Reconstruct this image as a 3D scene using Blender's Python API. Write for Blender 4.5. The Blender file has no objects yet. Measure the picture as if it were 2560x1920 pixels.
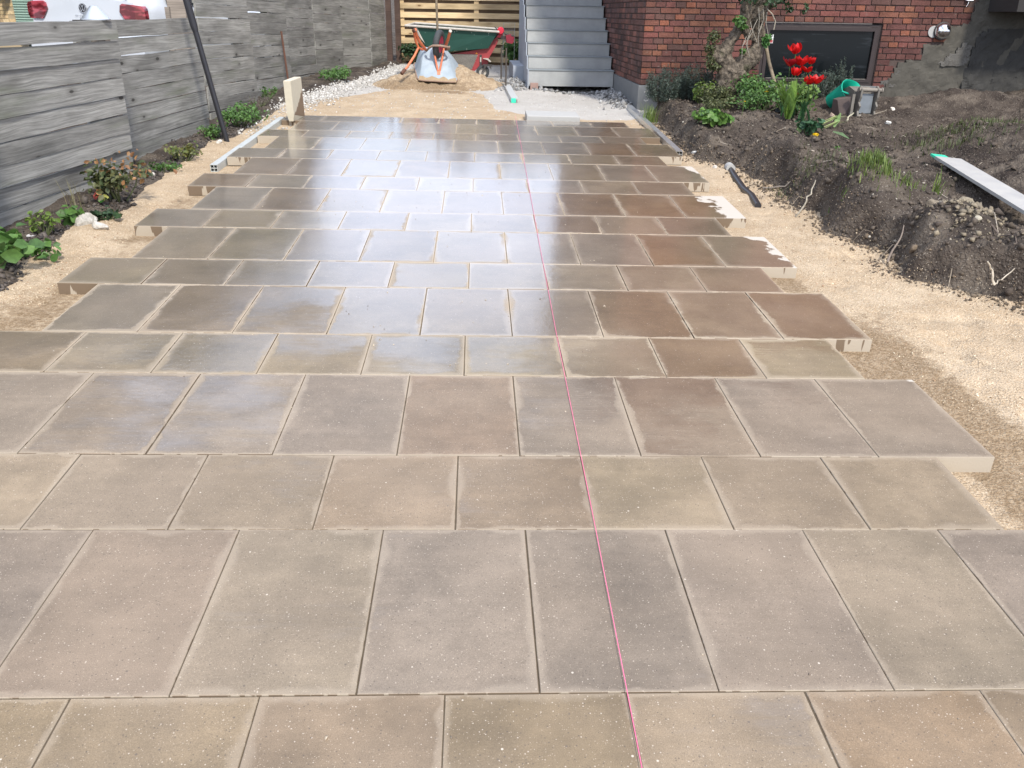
import bpy, math, random
import numpy as np
from mathutils import Vector, Matrix, Euler

random.seed(7); rng = np.random.default_rng(7)
scn = bpy.context.scene
C = scn.collection
R = math.radians

# ------------------------------------------------------------------ camera
cam_d = bpy.data.cameras.new("camera"); cam = bpy.data.objects.new("camera", cam_d); C.objects.link(cam)
right = Vector((0.998864, -0.038369, 0.028256)); up = Vector((-0.008305, 0.443726, 0.896124)); fwd = Vector((0.046921, 0.895341, -0.442904))
cm = Matrix((right, up, -fwd)).transposed().to_4x4(); cm.translation = (0, 0, 1.4282)
cam.matrix_world = cm
cam_d.sensor_width = 36; cam_d.lens = 2084.52 / 2560 * 36; cam_d.clip_start = 0.05; cam_d.clip_end = 2000
scn.camera = cam

# ------------------------------------------------------------------ world, sun, exposure
SUN_AZ, SUN_EL = R(160), R(50)
world = bpy.data.worlds.new("World"); scn.world = world; world.use_nodes = True
wn = world.node_tree; wn.nodes.clear()
wo = wn.nodes.new('ShaderNodeOutputWorld'); bg = wn.nodes.new('ShaderNodeBackground')
sky = wn.nodes.new('ShaderNodeTexSky'); sky.sky_type = 'NISHITA'; sky.sun_disc = False
sky.sun_elevation = SUN_EL; sky.sun_rotation = SUN_AZ; sky.air_density = 1.2; sky.dust_density = 2.0
tc = wn.nodes.new('ShaderNodeTexCoord'); mp = wn.nodes.new('ShaderNodeMapping'); mp.inputs['Scale'].default_value = (1, 1, 2.6)
cn = wn.nodes.new('ShaderNodeTexNoise'); cn.inputs['Scale'].default_value = 2.3; cn.inputs['Detail'].default_value = 8; cn.inputs['Roughness'].default_value = .58
cr = wn.nodes.new('ShaderNodeValToRGB'); cr.color_ramp.elements[0].position = .38; cr.color_ramp.elements[1].position = .60
mx = wn.nodes.new('ShaderNodeMix'); mx.data_type = 'RGBA'
mx.inputs[7].default_value = (13.0, 14.5, 18.2, 1)
wn.links.new(tc.outputs['Generated'], mp.inputs['Vector']); wn.links.new(mp.outputs[0], cn.inputs['Vector'])
wn.links.new(cn.outputs['Fac'], cr.inputs[0]); wn.links.new(cr.outputs[0], mx.inputs[0])
wn.links.new(sky.outputs[0], mx.inputs[6]); wn.links.new(mx.outputs[2], bg.inputs['Color'])
bg.inputs['Strength'].default_value = 0.15
wn.links.new(bg.outputs[0], wo.inputs['Surface'])

sd = bpy.data.lights.new("sun", 'SUN'); sun = bpy.data.objects.new("sun", sd); C.objects.link(sun)
sd.energy = 4.7; sd.angle = R(5); sd.color = (1.0, .95, .87)
sdir = Vector((math.sin(SUN_AZ) * math.cos(SUN_EL), math.cos(SUN_AZ) * math.cos(SUN_EL), math.sin(SUN_EL)))
sun.rotation_euler = sdir.to_track_quat('Z', 'Y').to_euler(); sun.location = (3, -6, 12)
scn.view_settings.view_transform = 'Standard'; scn.view_settings.look = 'None'
scn.view_settings.exposure = -0.04; scn.view_settings.gamma = 1.0; scn.view_settings.use_curve_mapping = False
scn.cycles.max_bounces = 8; scn.cycles.diffuse_bounces = 3; scn.cycles.glossy_bounces = 4

# ------------------------------------------------------------------ the two frames of the place
# the paving lies in the world's XY plane; house, stairs and fences stand plumb, which is 2.3 degrees off its normal
G = (Matrix.Rotation(0.00216, 3, 'Z') @ Matrix.Rotation(-0.01058, 3, 'Y') @ Matrix.Rotation(-0.04024, 3, 'X'))
HO = Vector((2.0136, 10.6916, .2327))           # corner of the house, top of its plinth
def HL(x, y, z): return HO + G @ Vector((x, y, z))

# ------------------------------------------------------------------ numpy noise
def _hash(ix, iy, s):
    n = (ix * 374761393 + iy * 668265263 + s * 974634777) & 0x7fffffff
    n = ((n ^ (n >> 13)) * 1274126177) & 0x7fffffff
    return ((n ^ (n >> 16)) & 0xffff) / 65535.0
def vnoise(x, y, s=0):
    x = np.asarray(x, float); y = np.asarray(y, float)
    ix = np.floor(x).astype(np.int64); iy = np.floor(y).astype(np.int64); fx = x - ix; fy = y - iy
    fx = fx * fx * (3 - 2 * fx); fy = fy * fy * (3 - 2 * fy)
    a = _hash(ix, iy, s); b = _hash(ix + 1, iy, s); c = _hash(ix, iy + 1, s); d = _hash(ix + 1, iy + 1, s)
    return (a * (1 - fx) + b * fx) * (1 - fy) + (c * (1 - fx) + d * fx) * fy
def fbm(x, y, s=0, o=5, g=.5):
    r = 0; a = 1; t = 0
    for i in range(o):
        r = r + a * vnoise(x * 2 ** i + 17.3 * i, y * 2 ** i - 9.1 * i, s + i); t += a; a *= g
    return r / t - .5
def sst(a, b, x):
    t = np.clip((np.asarray(x, float) - a) / (b - a), 0, 1); return t * t * (3 - 2 * t)

# ------------------------------------------------------------------ terrain
XLp = [(-4, -2.9), (2, -2.5), (4.1, -2.27), (4.4, -2.4), (4.9, -2.43), (5.1, -2.42), (5.35, -2.32), (5.6, -2.27), (6.1, -2.40), (6.4, -2.36), (7.1, -2.37), (7.9, -2.39), (8.2, -2.3),
       (8.9, -2.24), (10.3, -2.26), (11.4, -2.18), (12.3, -1.98), (13.6, -1.74), (16.0, -1.5), (17.0, -1.45), (40, -1.4)]
XRp = [(-4, 3.3), (3.2, 3.15), (4.0, 2.85), (4.24, 2.58), (4.43, 2.40), (4.8, 2.5), (5.13, 2.42), (5.25, 2.36), (5.77, 2.45), (5.85, 2.3), (6.54, 2.37), (7.2, 2.3), (7.41, 2.14),
       (7.62, 2.02), (8.1, 1.98), (8.85, 1.97), (10.0, 2.05), (10.6, 2.2), (10.7, 6), (40, 6)]
ZBp = [(-10, -.062), (9.3, -.06), (12, -.085), (14, -.13), (16, -.19), (18, -.23), (30, -.6), (200, -3)]
ip = lambda t, P: np.interp(t, [p[0] for p in P], [p[1] for p in P])
def gs(x, y, cx, cy, rx, ry, h): return h * np.exp(-((x - cx) / rx) ** 2 - ((y - cy) / ry) ** 2)
def terrain(x, y):
    x = np.asarray(x, float); y = np.asarray(y, float)
    zb = ip(y, ZBp)
    wob = fbm(x * 3, y * 3, 40, 4) * .22
    tl = (ip(y, XLp) - x) + wob * .7; tr = (x - ip(y, XRp)) + wob
    L = sst(0, .10, tl); Rr = sst(0, .16, tr)
    z = zb + fbm(x * 2.2, y * 2.2, 3, 4) * .022 + fbm(x * 12, y * 12, 5, 4) * .016 + fbm(x * 45, y * 45, 9, 2) * .006
    # raked furrows in the sand right of the paving
    fur = sst(1.85, 2.1, x) * sst(-.02, -.15, -np.abs(tr) * 0 - .1) * (1 - Rr)
    z = z + fur * (fbm(x * 5 + y * 1.0, y * 1.2, 21, 3) * .05 + .012 + np.minimum(fbm(x * 5.5, y * 4, 24, 3) + .08, 0) * .22)
    z = z + sst(-2.05, -2.3, x) * (1 - L) * (.02 + fbm(x * 4, y * 2, 22, 3) * .03)
    # flat under and beside the slabs
    pav = sst(-2.12, -2.02, x) * sst(1.93, 1.83, x) * sst(9.47, 9.40, y)
    z = z * (1 - pav) + pav * (-.062 + (zb * 0) + fbm(x * 12, y * 12, 5, 3) * .006)
    soil_n = fbm(x * 1.6, y * 1.6, 11, 4) * .24 + (np.abs(fbm(x * 4.5, y * 4.5, 13, 4)) * -.22 + .03) + fbm(x * 13, y * 13, 14, 4) * .06 + fbm(x * 30, y * 30, 15, 3) * .022
    # left strip of soil under the fence
    zl = zb + .045 + soil_n * .35
    z = z * (1 - L) + zl * L
    z = np.where(x < -3.3, np.minimum(z, zb + .02), z)
    # garden on the right
    zg = .140 + soil_n * .8 + sst(9.2, 10.6, y) * .05
    zg = zg + gs(x, y, 2.64, 5.5, .20, .30, .17) + gs(x, y, 2.78, 4.72, .28, .28, .14) + gs(x, y, 3.15, 4.1, .45, .35, .10)
    zg = zg + gs(x, y, 2.72, 8.35, .45, .40, .13) + gs(x, y, 2.65, 7.0, .3, .5, .10) + gs(x, y, 2.95, 6.2, .4, .5, .05)
    zg = zg - gs(x, y, 3.25, 6.4, .3, .8, .05) - gs(x, y, 3.55, 5.3, .28, .8, .13) + gs(x, y, 4.55, 6.5, .5, 1.6, .26) + gs(x, y, 5.6, 7.4, .8, .8, .12)
    zg = zg + gs(x, y, 5.6, 9.75, 1.1, .33, .16) + gs(x, y, 6.6, 9.3, .6, .5, .14) + gs(x, y, 7.3, 10.35, 1.05, .5, .22) - gs(x, y, 5.3, 10.5, .9, .3, .16) - gs(x, y, 4.4, 8.0, .8, .7, .03)
    zg = zg - gs(x, y, 2.35, 7.75, .16, .3, .07)
    zl_ = 3.78 - (6.66 - y) * .143; cut = np.exp(-((x - zl_) / .17) ** 4) * sst(7.0, 6.75, y); zg = np.minimum(zg, zg * (1 - cut) + .13 * cut)
    zg = np.where(y > 10.72, np.minimum(zg, .02), zg)
    z = z * (1 - Rr) + zg * Rr
    # rubble banks at the stairs and a dip under them
    z = z + gs(x, y, .58, 13.1, .22, .7, .09) + gs(x, y, 1.9, 11.6, .14, 1.0, .07) + gs(x, y, .95, 12.3, .25, .18, .035) - gs(x, y, 1.45, 12.62, .38, .12, .10)
    return z, np.clip(np.maximum(np.maximum(sst(-2.7, -2.9, x), sst(-.01, .03, tl)) * (x < 0), sst(-.02, .04, tr) * (x > 0)), 0, 1), tl, tr
def H(x, y): return float(terrain(np.array([x]), np.array([y]))[0][0])

# ------------------------------------------------------------------ materials
def new_mat(name):
    m = bpy.data.materials.new(name); m.use_nodes = True; nt = m.node_tree
    b = nt.nodes['Principled BSDF']; return m, nt, b
def nd(nt, typ, ins=None, **props):
    n = nt.nodes.new(typ)
    for k, v in props.items(): setattr(n, k, v)
    if ins:
        for k, v in ins.items():
            if hasattr(v, 'is_linked') or isinstance(v, bpy.types.NodeSocket): nt.links.new(v, n.inputs[k])
            else: n.inputs[k].default_value = v
    return n
def mth(nt, op, a, b=0.0, c=None, clamp=False):
    ins = {0: a, 1: b}
    if c is not None: ins[2] = c
    return nd(nt, 'ShaderNodeMath', ins, operation=op, use_clamp=clamp).outputs[0]
def mixc(nt, f, a, b, bt='MIX'):
    n = nd(nt, 'ShaderNodeMix', None, data_type='RGBA', blend_type=bt)
    for i, v in ((0, f), (6, a), (7, b)):
        if isinstance(v, bpy.types.NodeSocket): nt.links.new(v, n.inputs[i])
        else: n.inputs[i].default_value = v if i == 0 else (tuple(v) + (1,))[:4]
    return n.outputs[2]
def mrange(nt, v, a, b, c=0.0, d=1.0, smooth=True):
    n = nd(nt, 'ShaderNodeMapRange', {0: v, 1: a, 2: b, 3: c, 4: d}); n.interpolation_type = 'SMOOTHSTEP' if smooth else 'LINEAR'; return n.outputs[0]
def coords(nt, kind='Object', scale=(1, 1, 1), loc=None):
    t = nd(nt, 'ShaderNodeTexCoord').outputs[kind] if kind != 'World' else nd(nt, 'ShaderNodeNewGeometry').outputs['Position']
    if loc is not None: t = nd(nt, 'ShaderNodeVectorMath', {0: t, 1: loc}, operation='ADD').outputs[0]
    return nd(nt, 'ShaderNodeVectorMath', {0: t, 1: scale}, operation='MULTIPLY').outputs[0]
def noise(nt, vec, scale, detail=4, rough=.5, col=False):
    n = nd(nt, 'ShaderNodeTexNoise', {'Vector': vec, 'Scale': scale, 'Detail': detail, 'Roughness': rough}); return n.outputs['Color' if col else 'Fac']
def voro(nt, vec, scale, out='Distance', feature='F1'):
    return nd(nt, 'ShaderNodeTexVoronoi', {'Vector': vec, 'Scale': scale}, feature=feature).outputs[out]
def bump(nt, b, h, strength=.3, dist=.01, inp='Normal'):
    n = nd(nt, 'ShaderNodeBump', {'Height': h, 'Strength': strength, 'Distance': dist}); nt.links.new(n.outputs[0], b.inputs[inp]); return n
def simple(name, col, rough=.6, var=.12, scale=20, metal=0, bmp=0, col2=None, spec=None, kind='Object'):
    m, nt, b = new_mat(name)
    v = coords(nt, kind); n1 = noise(nt, v, scale, 5, .6)
    c = mixc(nt, n1, [x * (1 - var) for x in col], col2 if col2 else [min(1, x * (1 + var)) for x in col])
    nt.links.new(c, b.inputs['Base Color']); b.inputs['Roughness'].default_value = rough; b.inputs['Metallic'].default_value = metal
    nt.links.new(mth(nt, 'MULTIPLY_ADD', n1, .25, rough - .12), b.inputs['Roughness'])
    if spec is not None: b.inputs['Specular IOR Level'].default_value = spec
    if bmp: bump(nt, b, noise(nt, v, scale * 3, 5, .65), bmp, .01)
    return m

SANDC = (.56, .415, .265)
def slab_mat(name, hy):
    m, nt, b = new_mat(name)
    loc = nd(nt, 'ShaderNodeTexCoord').outputs['Object']; sp = nd(nt, 'ShaderNodeSeparateXYZ', {0: loc})
    geo = nd(nt, 'ShaderNodeNewGeometry'); wp = geo.outputs['Position']; wsp = nd(nt, 'ShaderNodeSeparateXYZ', {0: wp})
    WX, WY = wsp.outputs[0], wsp.outputs[1]
    oi = nd(nt, 'ShaderNodeObjectInfo'); oc = oi.outputs['Color']; rnd = oi.outputs['Random']; dflag = oi.outputs['Alpha']
    nz = nd(nt, 'ShaderNodeSeparateXYZ', {0: geo.outputs['Normal']}).outputs[2]; top = mrange(nt, nz, .5, .8)
    dx = mth(nt, 'SUBTRACT', .2004, mth(nt, 'ABSOLUTE', sp.outputs[0])); dy = mth(nt, 'SUBTRACT', hy + .0012, mth(nt, 'ABSOLUTE', sp.outputs[1]))
    d = mth(nt, 'MINIMUM', dx, dy)
    n_e = noise(nt, wp, 9, 5, .65)
    d2 = mth(nt, 'ADD', d, mth(nt, 'MULTIPLY_ADD', n_e, .07, -.035))
    ewid = mth(nt, 'MULTIPLY', mrange(nt, noise(nt, wp, 2.1, 2), .35, .65, .012, .045), mrange(nt, WY, 1.5, 5.0, .62, 1.0))
    edge = mth(nt, 'SUBTRACT', 1.0, mrange(nt, mth(nt, 'DIVIDE', d2, ewid), .15, 1.15))
    # slab colour
    mott = noise(nt, wp, 4.5, 6, .6)
    strk = noise(nt, coords(nt, 'World', (2.2, 30, 1)), 1.0, 5, .6)
    var = mth(nt, 'ADD', mrange(nt, mott, .25, .75, .84, 1.13), mrange(nt, strk, .3, .7, -.045, .045))
    c = nd(nt, 'ShaderNodeVectorMath', {0: oc, 'Scale': var}, operation='SCALE').outputs[0]
    st_ = noise(nt, nd(nt, 'ShaderNodeVectorMath', {0: wp, 1: (41.0, 13.0, 5.0)}, operation='ADD').outputs[0], 2.6, 7, .72)
    c = nd(nt, 'ShaderNodeVectorMath', {0: c, 'Scale': mrange(nt, st_, .38, .66, .80, 1.10)}, operation='SCALE').outputs[0]
    c = mixc(nt, mrange(nt, noise(nt, wp, 1.7, 3), .35, .7, 0, .45), c, (.255, .196, .138))
    fine = noise(nt, wp, 420, 2, .5)
    c = nd(nt, 'ShaderNodeVectorMath', {0: c, 'Scale': mrange(nt, fine, .3, .7, .86, 1.14)}, operation='SCALE').outputs[0]
    # aggregate specks
    for sc, lo, rad, colr, amt in ((230, .84, .34, (.42, .34, .25), .6), (150, .935, .30, (.55, .47, .38), .65), (140, .90, .32, (.075, .06, .05), .65), (260, .86, .36, (.12, .085, .055), .55), (60, .985, .20, (.62, .55, .45), .7), (70, .975, .24, (.10, .08, .065), .7)):
        vn = nd(nt, 'ShaderNodeTexVoronoi', {'Vector': wp, 'Scale': float(sc)})
        cc = nd(nt, 'ShaderNodeSeparateXYZ', {0: vn.outputs['Color']}).outputs[0]
        mk = mth(nt, 'MULTIPLY', mth(nt, 'GREATER_THAN', cc, lo), mrange(nt, vn.outputs['Distance'], rad, rad * .6))
        c = mixc(nt, mth(nt, 'MULTIPLY', mk, amt), c, colr)
    c = mixc(nt, mth(nt, 'MULTIPLY', edge, mrange(nt, WY, 1.5, 4.0, .26, .42)), c, (.43, .355, .265))
    thin = mth(nt, 'SUBTRACT', 1.0, mrange(nt, d, .0025, .008))
    c = mixc(nt, mth(nt, 'MULTIPLY', thin, mrange(nt, WY, 2.0, 4.5, .0, .5)), c, (.50, .40, .28))
    # dry, never wetted part at the right hand edge of some rows
    dn = noise(nt, coords(nt, 'World', (9, 10, 1)), 1.0, 8, .62); dn2 = noise(nt, coords(nt, 'World', (2, 2.4, 1)), 1.0, 2)
    dv = mth(nt, 'ADD', mth(nt, 'ADD', sp.outputs[0], mth(nt, 'MULTIPLY_ADD', dn, .44, -.22)), mth(nt, 'MULTIPLY_ADD', dn2, .3, -.15))
    thr = mth(nt, 'MULTIPLY_ADD', mth(nt, 'SUBTRACT', 1.0, dflag), .42, -.01)
    thr = mth(nt, 'MULTIPLY_ADD', sp.outputs[1], -.25, thr)
    dry = mth(nt, 'MULTIPLY', mrange(nt, mth(nt, 'SUBTRACT', dv, thr), -.010, .014), mth(nt, 'GREATER_THAN', dflag, .05))
    c = mixc(nt, dry, c, (.45, .405, .345))
    # sides: dry cream concrete with drips
    xs = noise(nt, coords(nt, 'World', (17, 17, 2.2)), 1.0, 3, .5)
    rs = mth(nt, 'MULTIPLY_ADD', rnd, .32, -.16)
    drip = mrange(nt, mth(nt, 'ADD', mth(nt, 'ADD', xs, rs), mth(nt, 'MULTIPLY', sp.outputs[2], 1.2)), .50, .515)
    side = mixc(nt, drip, (.40, .345, .27), (.17, .125, .085))
    c = mixc(nt, top, side, c)
    c_fin = c
    # water film
    w = mrange(nt, WY, 1.9, 4.6, .0, 1.15, False)
    pat = noise(nt, coords(nt, 'World', (1.6, 2.4, 1), (3.1, 7.7, 0)), 1.0, 4, .6)
    stre = noise(nt, coords(nt, 'World', (5, 60, 1)), 1.0, 5, .65)
    film = mth(nt, 'ADD', mth(nt, 'MULTIPLY', w, 1.15), mth(nt, 'ADD', mth(nt, 'MULTIPLY_ADD', pat, 1.9, -.95), mth(nt, 'MULTIPLY_ADD', stre, .5, -.25)))
    film = mth(nt, 'ADD', film, mth(nt, 'MULTIPLY_ADD', rnd, .7, -.35))
    film = mth(nt, 'SUBTRACT', film, mth(nt, 'MULTIPLY', edge, .55))
    film = mth(nt, 'MULTIPLY', mrange(nt, film, .25, .75), mth(nt, 'MULTIPLY', top, mth(nt, 'SUBTRACT', 1.0, dry)))
    c_fin = nd(nt, 'ShaderNodeVectorMath', {0: c_fin, 'Scale': mth(nt, 'MULTIPLY_ADD', film, -.16, 1.0)}, operation='SCALE').outputs[0]
    nt.links.new(c_fin, b.inputs['Base Color']); b.inputs['Specular IOR Level'].default_value = .3
    rough = mth(nt, 'MULTIPLY_ADD', film, -.20, .60)
    rough = mth(nt, 'ADD', rough, mth(nt, 'MULTIPLY', dry, .3))
    rough = mth(nt, 'ADD', rough, mth(nt, 'MULTIPLY', mth(nt, 'SUBTRACT', 1.0, top), .3))
    nt.links.new(rough, b.inputs['Roughness'])
    b.inputs['IOR'].default_value = 1.45
    damp_mix = mth(nt, 'MULTIPLY', mth(nt, 'MULTIPLY', top, mth(nt, 'SUBTRACT', 1.0, dry)), mth(nt, 'MULTIPLY_ADD', film, .82, .18))
    nt.links.new(damp_mix, b.inputs['Coat Weight']); b.inputs['Coat IOR'].default_value = 1.68
    nt.links.new(mth(nt, 'ADD', mth(nt, 'MULTIPLY_ADD', film, -.27, .36), mth(nt, 'MULTIPLY', stre, .04)), b.inputs['Coat Roughness'])
    bump(nt, b, mth(nt, 'ADD', fine, mth(nt, 'MULTIPLY', voro(nt, wp, 130), .8)), .35, .0012)
    bump(nt, b, mth(nt, 'ADD', mth(nt, 'MULTIPLY', stre, .5), noise(nt, wp, 30, 4, .6)), .16, .003, 'Coat Normal')
    return m
M_SLAB = {.299: slab_mat('wet_concrete_long', .299), .199: slab_mat('wet_concrete_short', .199)}

def ground_mat():
    m, nt, b = new_mat('ground')
    wp = nd(nt, 'ShaderNodeNewGeometry').outputs['Position']
    a = nd(nt, 'ShaderNodeAttribute', attribute_name='soil').outputs['Fac']; g = nd(nt, 'ShaderNodeAttribute', attribute_name='gravel').outputs['Fac']
    dm = nd(nt, 'ShaderNodeAttribute', attribute_name='damp_mix').outputs['Fac']
    nn = noise(nt, wp, 22, 5, .7); n2 = noise(nt, wp, 3, 5, .6); n3 = noise(nt, wp, 160, 3, .6); v1 = voro(nt, wp, 110); v2 = voro(nt, wp, 45)
    soil = mrange(nt, mth(nt, 'ADD', a, mth(nt, 'MULTIPLY_ADD', nn, .9, -.45)), .42, .56)
    grav = mrange(nt, mth(nt, 'ADD', g, mth(nt, 'MULTIPLY_ADD', nn, .8, -.4)), .35, .65)
    sand = mixc(nt, mrange(nt, n2, .3, .7), (.45, .335, .215), (.56, .445, .31))
    sand = mixc(nt, mrange(nt, n3, .35, .7), mixc(nt, .4, sand, (.36, .26, .165)), sand)
    sand = mixc(nt, mrange(nt, noise(nt, wp, 7.5, 6, .68), .40, .60), mixc(nt, .45, sand, (.33, .25, .165)), sand)
    vc = nd(nt, 'ShaderNodeTexVoronoi', {'Vector': wp, 'Scale': 240.0}); vcx = nd(nt, 'ShaderNodeSeparateXYZ', {0: vc.outputs['Color']})
    sand = mixc(nt, mth(nt, 'MULTIPLY', mth(nt, 'GREATER_THAN', vcx.outputs[0], .84), .5), sand, (.70, .60, .45))
    sand = mixc(nt, mth(nt, 'MULTIPLY', mth(nt, 'GREATER_THAN', vcx.outputs[1], .90), .55), sand, (.30, .19, .10))
    damp_shade = mrange(nt, mth(nt, 'ADD', dm, mth(nt, 'ADD', mth(nt, 'MULTIPLY_ADD', nn, 1.1, -.55), mrange(nt, noise(nt, wp, 1.3, 5, .65), .50, .72, 0, .5))), .35, .75)
    sand = mixc(nt, mth(nt, 'MULTIPLY', damp_shade, mrange(nt, noise(nt, wp, 55, 4, .7), .35, .65, .45, .95)), sand, (.20, .135, .075))
    so = mixc(nt, mrange(nt, n2, .3, .7), (.040, .031, .025), (.088, .070, .055))
    so = mixc(nt, mrange(nt, noise(nt, wp, 3.6, 6, .6), .46, .66), so, (.130, .106, .082))
    so = mixc(nt, mth(nt, 'MULTIPLY', mth(nt, 'GREATER_THAN', vcx.outputs[2], .980), .6), so, (.42, .37, .30))
    gr = mixc(nt, mrange(nt, n3, .3, .7), (.36, .335, .30), (.60, .575, .53))
    gr = mixc(nt, mrange(nt, n2, .35, .7), gr, (.44, .41, .37))
    c = mixc(nt, grav, sand, gr); c = mixc(nt, soil, c, so)
    nt.links.new(c, b.inputs['Base Color']); b.inputs['Roughness'].default_value = .95; b.inputs['Specular IOR Level'].default_value = .2
    hgt = mth(nt, 'ADD', mth(nt, 'MULTIPLY', n3, .5), mth(nt, 'ADD', mth(nt, 'MULTIPLY', v1, .6), mth(nt, 'MULTIPLY', nn, 1.4)))
    hgt = mth(nt, 'ADD', hgt, mth(nt, 'MULTIPLY', v2, mth(nt, 'MULTIPLY', soil, 1.2)))
    bump(nt, b, hgt, .9, .012)
    return m
M_GROUND = ground_mat()

def wood_mat(name, c1, c2, dark, knot=.9, green=None, rough=.85):
    m, nt, b = new_mat(name)
    oi = nd(nt, 'ShaderNodeObjectInfo'); rnd = oi.outputs['Random']
    off = nd(nt, 'ShaderNodeCombineXYZ', {0: mth(nt, 'MULTIPLY', rnd, 37.0), 1: mth(nt, 'MULTIPLY', rnd, 91.0), 2: mth(nt, 'MULTIPLY', rnd, 53.0)}).outputs[0]
    loc = nd(nt, 'ShaderNodeVectorMath', {0: nd(nt, 'ShaderNodeTexCoord').outputs['Object'], 1: off}, operation='ADD').outputs[0]
    def sc(s): return nd(nt, 'ShaderNodeVectorMath', {0: loc, 1: s}, operation='MULTIPLY').outputs[0]
    warp = noise(nt, sc((2.0, 9, 9)), 1.0, 2)
    wv = nd(nt, 'ShaderNodeVectorMath', {0: sc((2.0, 105, 105)), 1: nd(nt, 'ShaderNodeCombineXYZ', {0: 0.0, 1: 0.0, 2: mth(nt, 'MULTIPLY', warp, 5.0)}).outputs[0]}, operation='ADD').outputs[0]
    grain = noise(nt, wv, 1.0, 6, .72); broad = noise(nt, sc((1.5, 7, 7)), 1.0, 4, .6)
    c = mixc(nt, mrange(nt, grain, .3, .7), c1, c2)
    br = mth(nt, 'ADD', mrange(nt, broad, .3, .7, .74, 1.2), mth(nt, 'MULTIPLY_ADD', rnd, .38, -.19))
    c = nd(nt, 'ShaderNodeVectorMath', {0: c, 'Scale': br}, operation='SCALE').outputs[0]
    if green: c = mixc(nt, mrange(nt, noise(nt, sc((1.1, 9, 9)), 1.0, 3), .55, .8, 0, .6), c, green)
    kv = nd(nt, 'ShaderNodeTexVoronoi', {'Vector': sc((3.0, 0.0, 7.5)), 'Scale': 1.0})
    kx = nd(nt, 'ShaderNodeSeparateXYZ', {0: kv.outputs['Color']}).outputs[0]
    kn = mth(nt, 'MULTIPLY', mth(nt, 'GREATER_THAN', kx, .40), mrange(nt, mth(nt, 'ADD', kv.outputs['Distance'], mth(nt, 'MULTIPLY_ADD', grain, .06, -.03)), .12, .07))
    kh = mth(nt, 'MULTIPLY', mth(nt, 'GREATER_THAN', kx, .45), mrange(nt, kv.outputs['Distance'], .30, .10))
    c = mixc(nt, mth(nt, 'MULTIPLY', kh, .35), c, dark); c = mixc(nt, mth(nt, 'MULTIPLY', kn, knot), c, [x * .45 for x in dark])
    nt.links.new(c, b.inputs['Base Color']); b.inputs['Roughness'].default_value = rough; b.inputs['Specular IOR Level'].default_value = .3
    bump(nt, b, mth(nt, 'ADD', grain, mth(nt, 'MULTIPLY', broad, .5)), .55, .003)
    return m
M_GREY = wood_mat('weathered_wood', (.160, .157, .143), (.335, .328, .30), (.085, .08, .07), green=(.12, .135, .085))
M_YEL = wood_mat('new_timber', (.50, .36, .19), (.66, .51, .31), (.26, .14, .06), .8)
M_SHADESLAT = wood_mat('shaded_slat', (.12, .080, .048), (.19, .13, .08), (.06, .04, .02), .6)  # back slats: the shade of the gaps is put into this brown
M_POST = wood_mat('brown_post', (.05, .031, .024), (.085, .056, .044), (.03, .02, .016))
M_OLDPOST = wood_mat('old_post', (.15, .125, .10), (.26, .22, .18), (.08, .06, .05))
M_STAKE = wood_mat('handle_wood', (.17, .135, .09), (.27, .22, .155), (.1, .07, .05), .4)

def attr_mat(name, rough=.8, bmp=.4, bscale=60, trans=0, spec=.4, coat=0, var=.25, stain=False):
    m, nt, b = new_mat(name)
    a = nd(nt, 'ShaderNodeAttribute', attribute_name='col').outputs['Color']
    v = coords(nt, 'World'); n = noise(nt, v, bscale, 4, .6)
    c = nd(nt, 'ShaderNodeVectorMath', {0: a, 'Scale': mrange(nt, n, .25, .75, 1 - var, 1 + var)}, operation='SCALE').outputs[0]
    if stain:
        c = nd(nt, 'ShaderNodeVectorMath', {0: c, 'Scale': mrange(nt, noise(nt, v, 1.7, 6, .68), .38, .64, .62, 1.15)}, operation='SCALE').outputs[0]
        c = mixc(nt, mrange(nt, noise(nt, v, 14, 6, .7), .60, .72, 0, .45), c, (.20, .17, .14))
    nt.links.new(c, b.inputs['Base Color']); b.inputs['Roughness'].default_value = rough; b.inputs['Specular IOR Level'].default_value = spec
    if bmp: bump(nt, b, n, bmp, .006)
    if trans:
        t = nd(nt, 'ShaderNodeBsdfTranslucent', {'Color': c}); ms = nd(nt, 'ShaderNodeMixShader', {0: trans, 1: b.outputs[0], 2: t.outputs[0]})
        nt.links.new(ms.outputs[0], nt.nodes['Material Output'].inputs['Surface'])
    return m
M_BRICK = attr_mat('brick', .85, .7, 70, stain=True)
M_LEAF = attr_mat('leaf', .5, .15, 40, .28, .4)
M_CHIP = attr_mat('stone_chips', .9, .5, 60)
M_PETAL = attr_mat('petal', .45, .1, 30, .35, .4, var=.12)
M_MORTAR = simple('mortar', (.115, .08, .066), .95, .3, 30, bmp=.5, col2=(.075, .052, .045))
M_DARKBRICK = simple('sooty_brick', (.12, .062, .045), .9, .45, 9, bmp=.6, col2=(.055, .034, .028))
M_PLINTH = simple('plinth', (.16, .165, .165), .9, .3, 12, bmp=.3)
M_STAIR = simple('stair_concrete', (.31, .325, .32), .85, .3, 3.5, bmp=.25, col2=(.48, .485, .47))
M_STAIRSIDE = simple('stair_side', (.34, .37, .41), .8, .12, 6, bmp=.1)
M_TREAD = simple('tread_concrete', (.20, .22, .225), .8, .15, 8)
M_RENDER = simple('render_patch', (.06, .055, .044), .95, .4, 8, bmp=.6, col2=(.115, .105, .085))
M_ALU = simple('aluminium', (.62, .64, .64), .38, .12, 8, metal=.85)
M_ALUD = simple('dull_aluminium', (.50, .52, .50), .55, .2, 10, metal=.35)
M_ALUW = simple('pale_aluminium', (.42, .44, .45), .5, .12, 7, metal=.25, col2=(.58, .56, .50))
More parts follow.
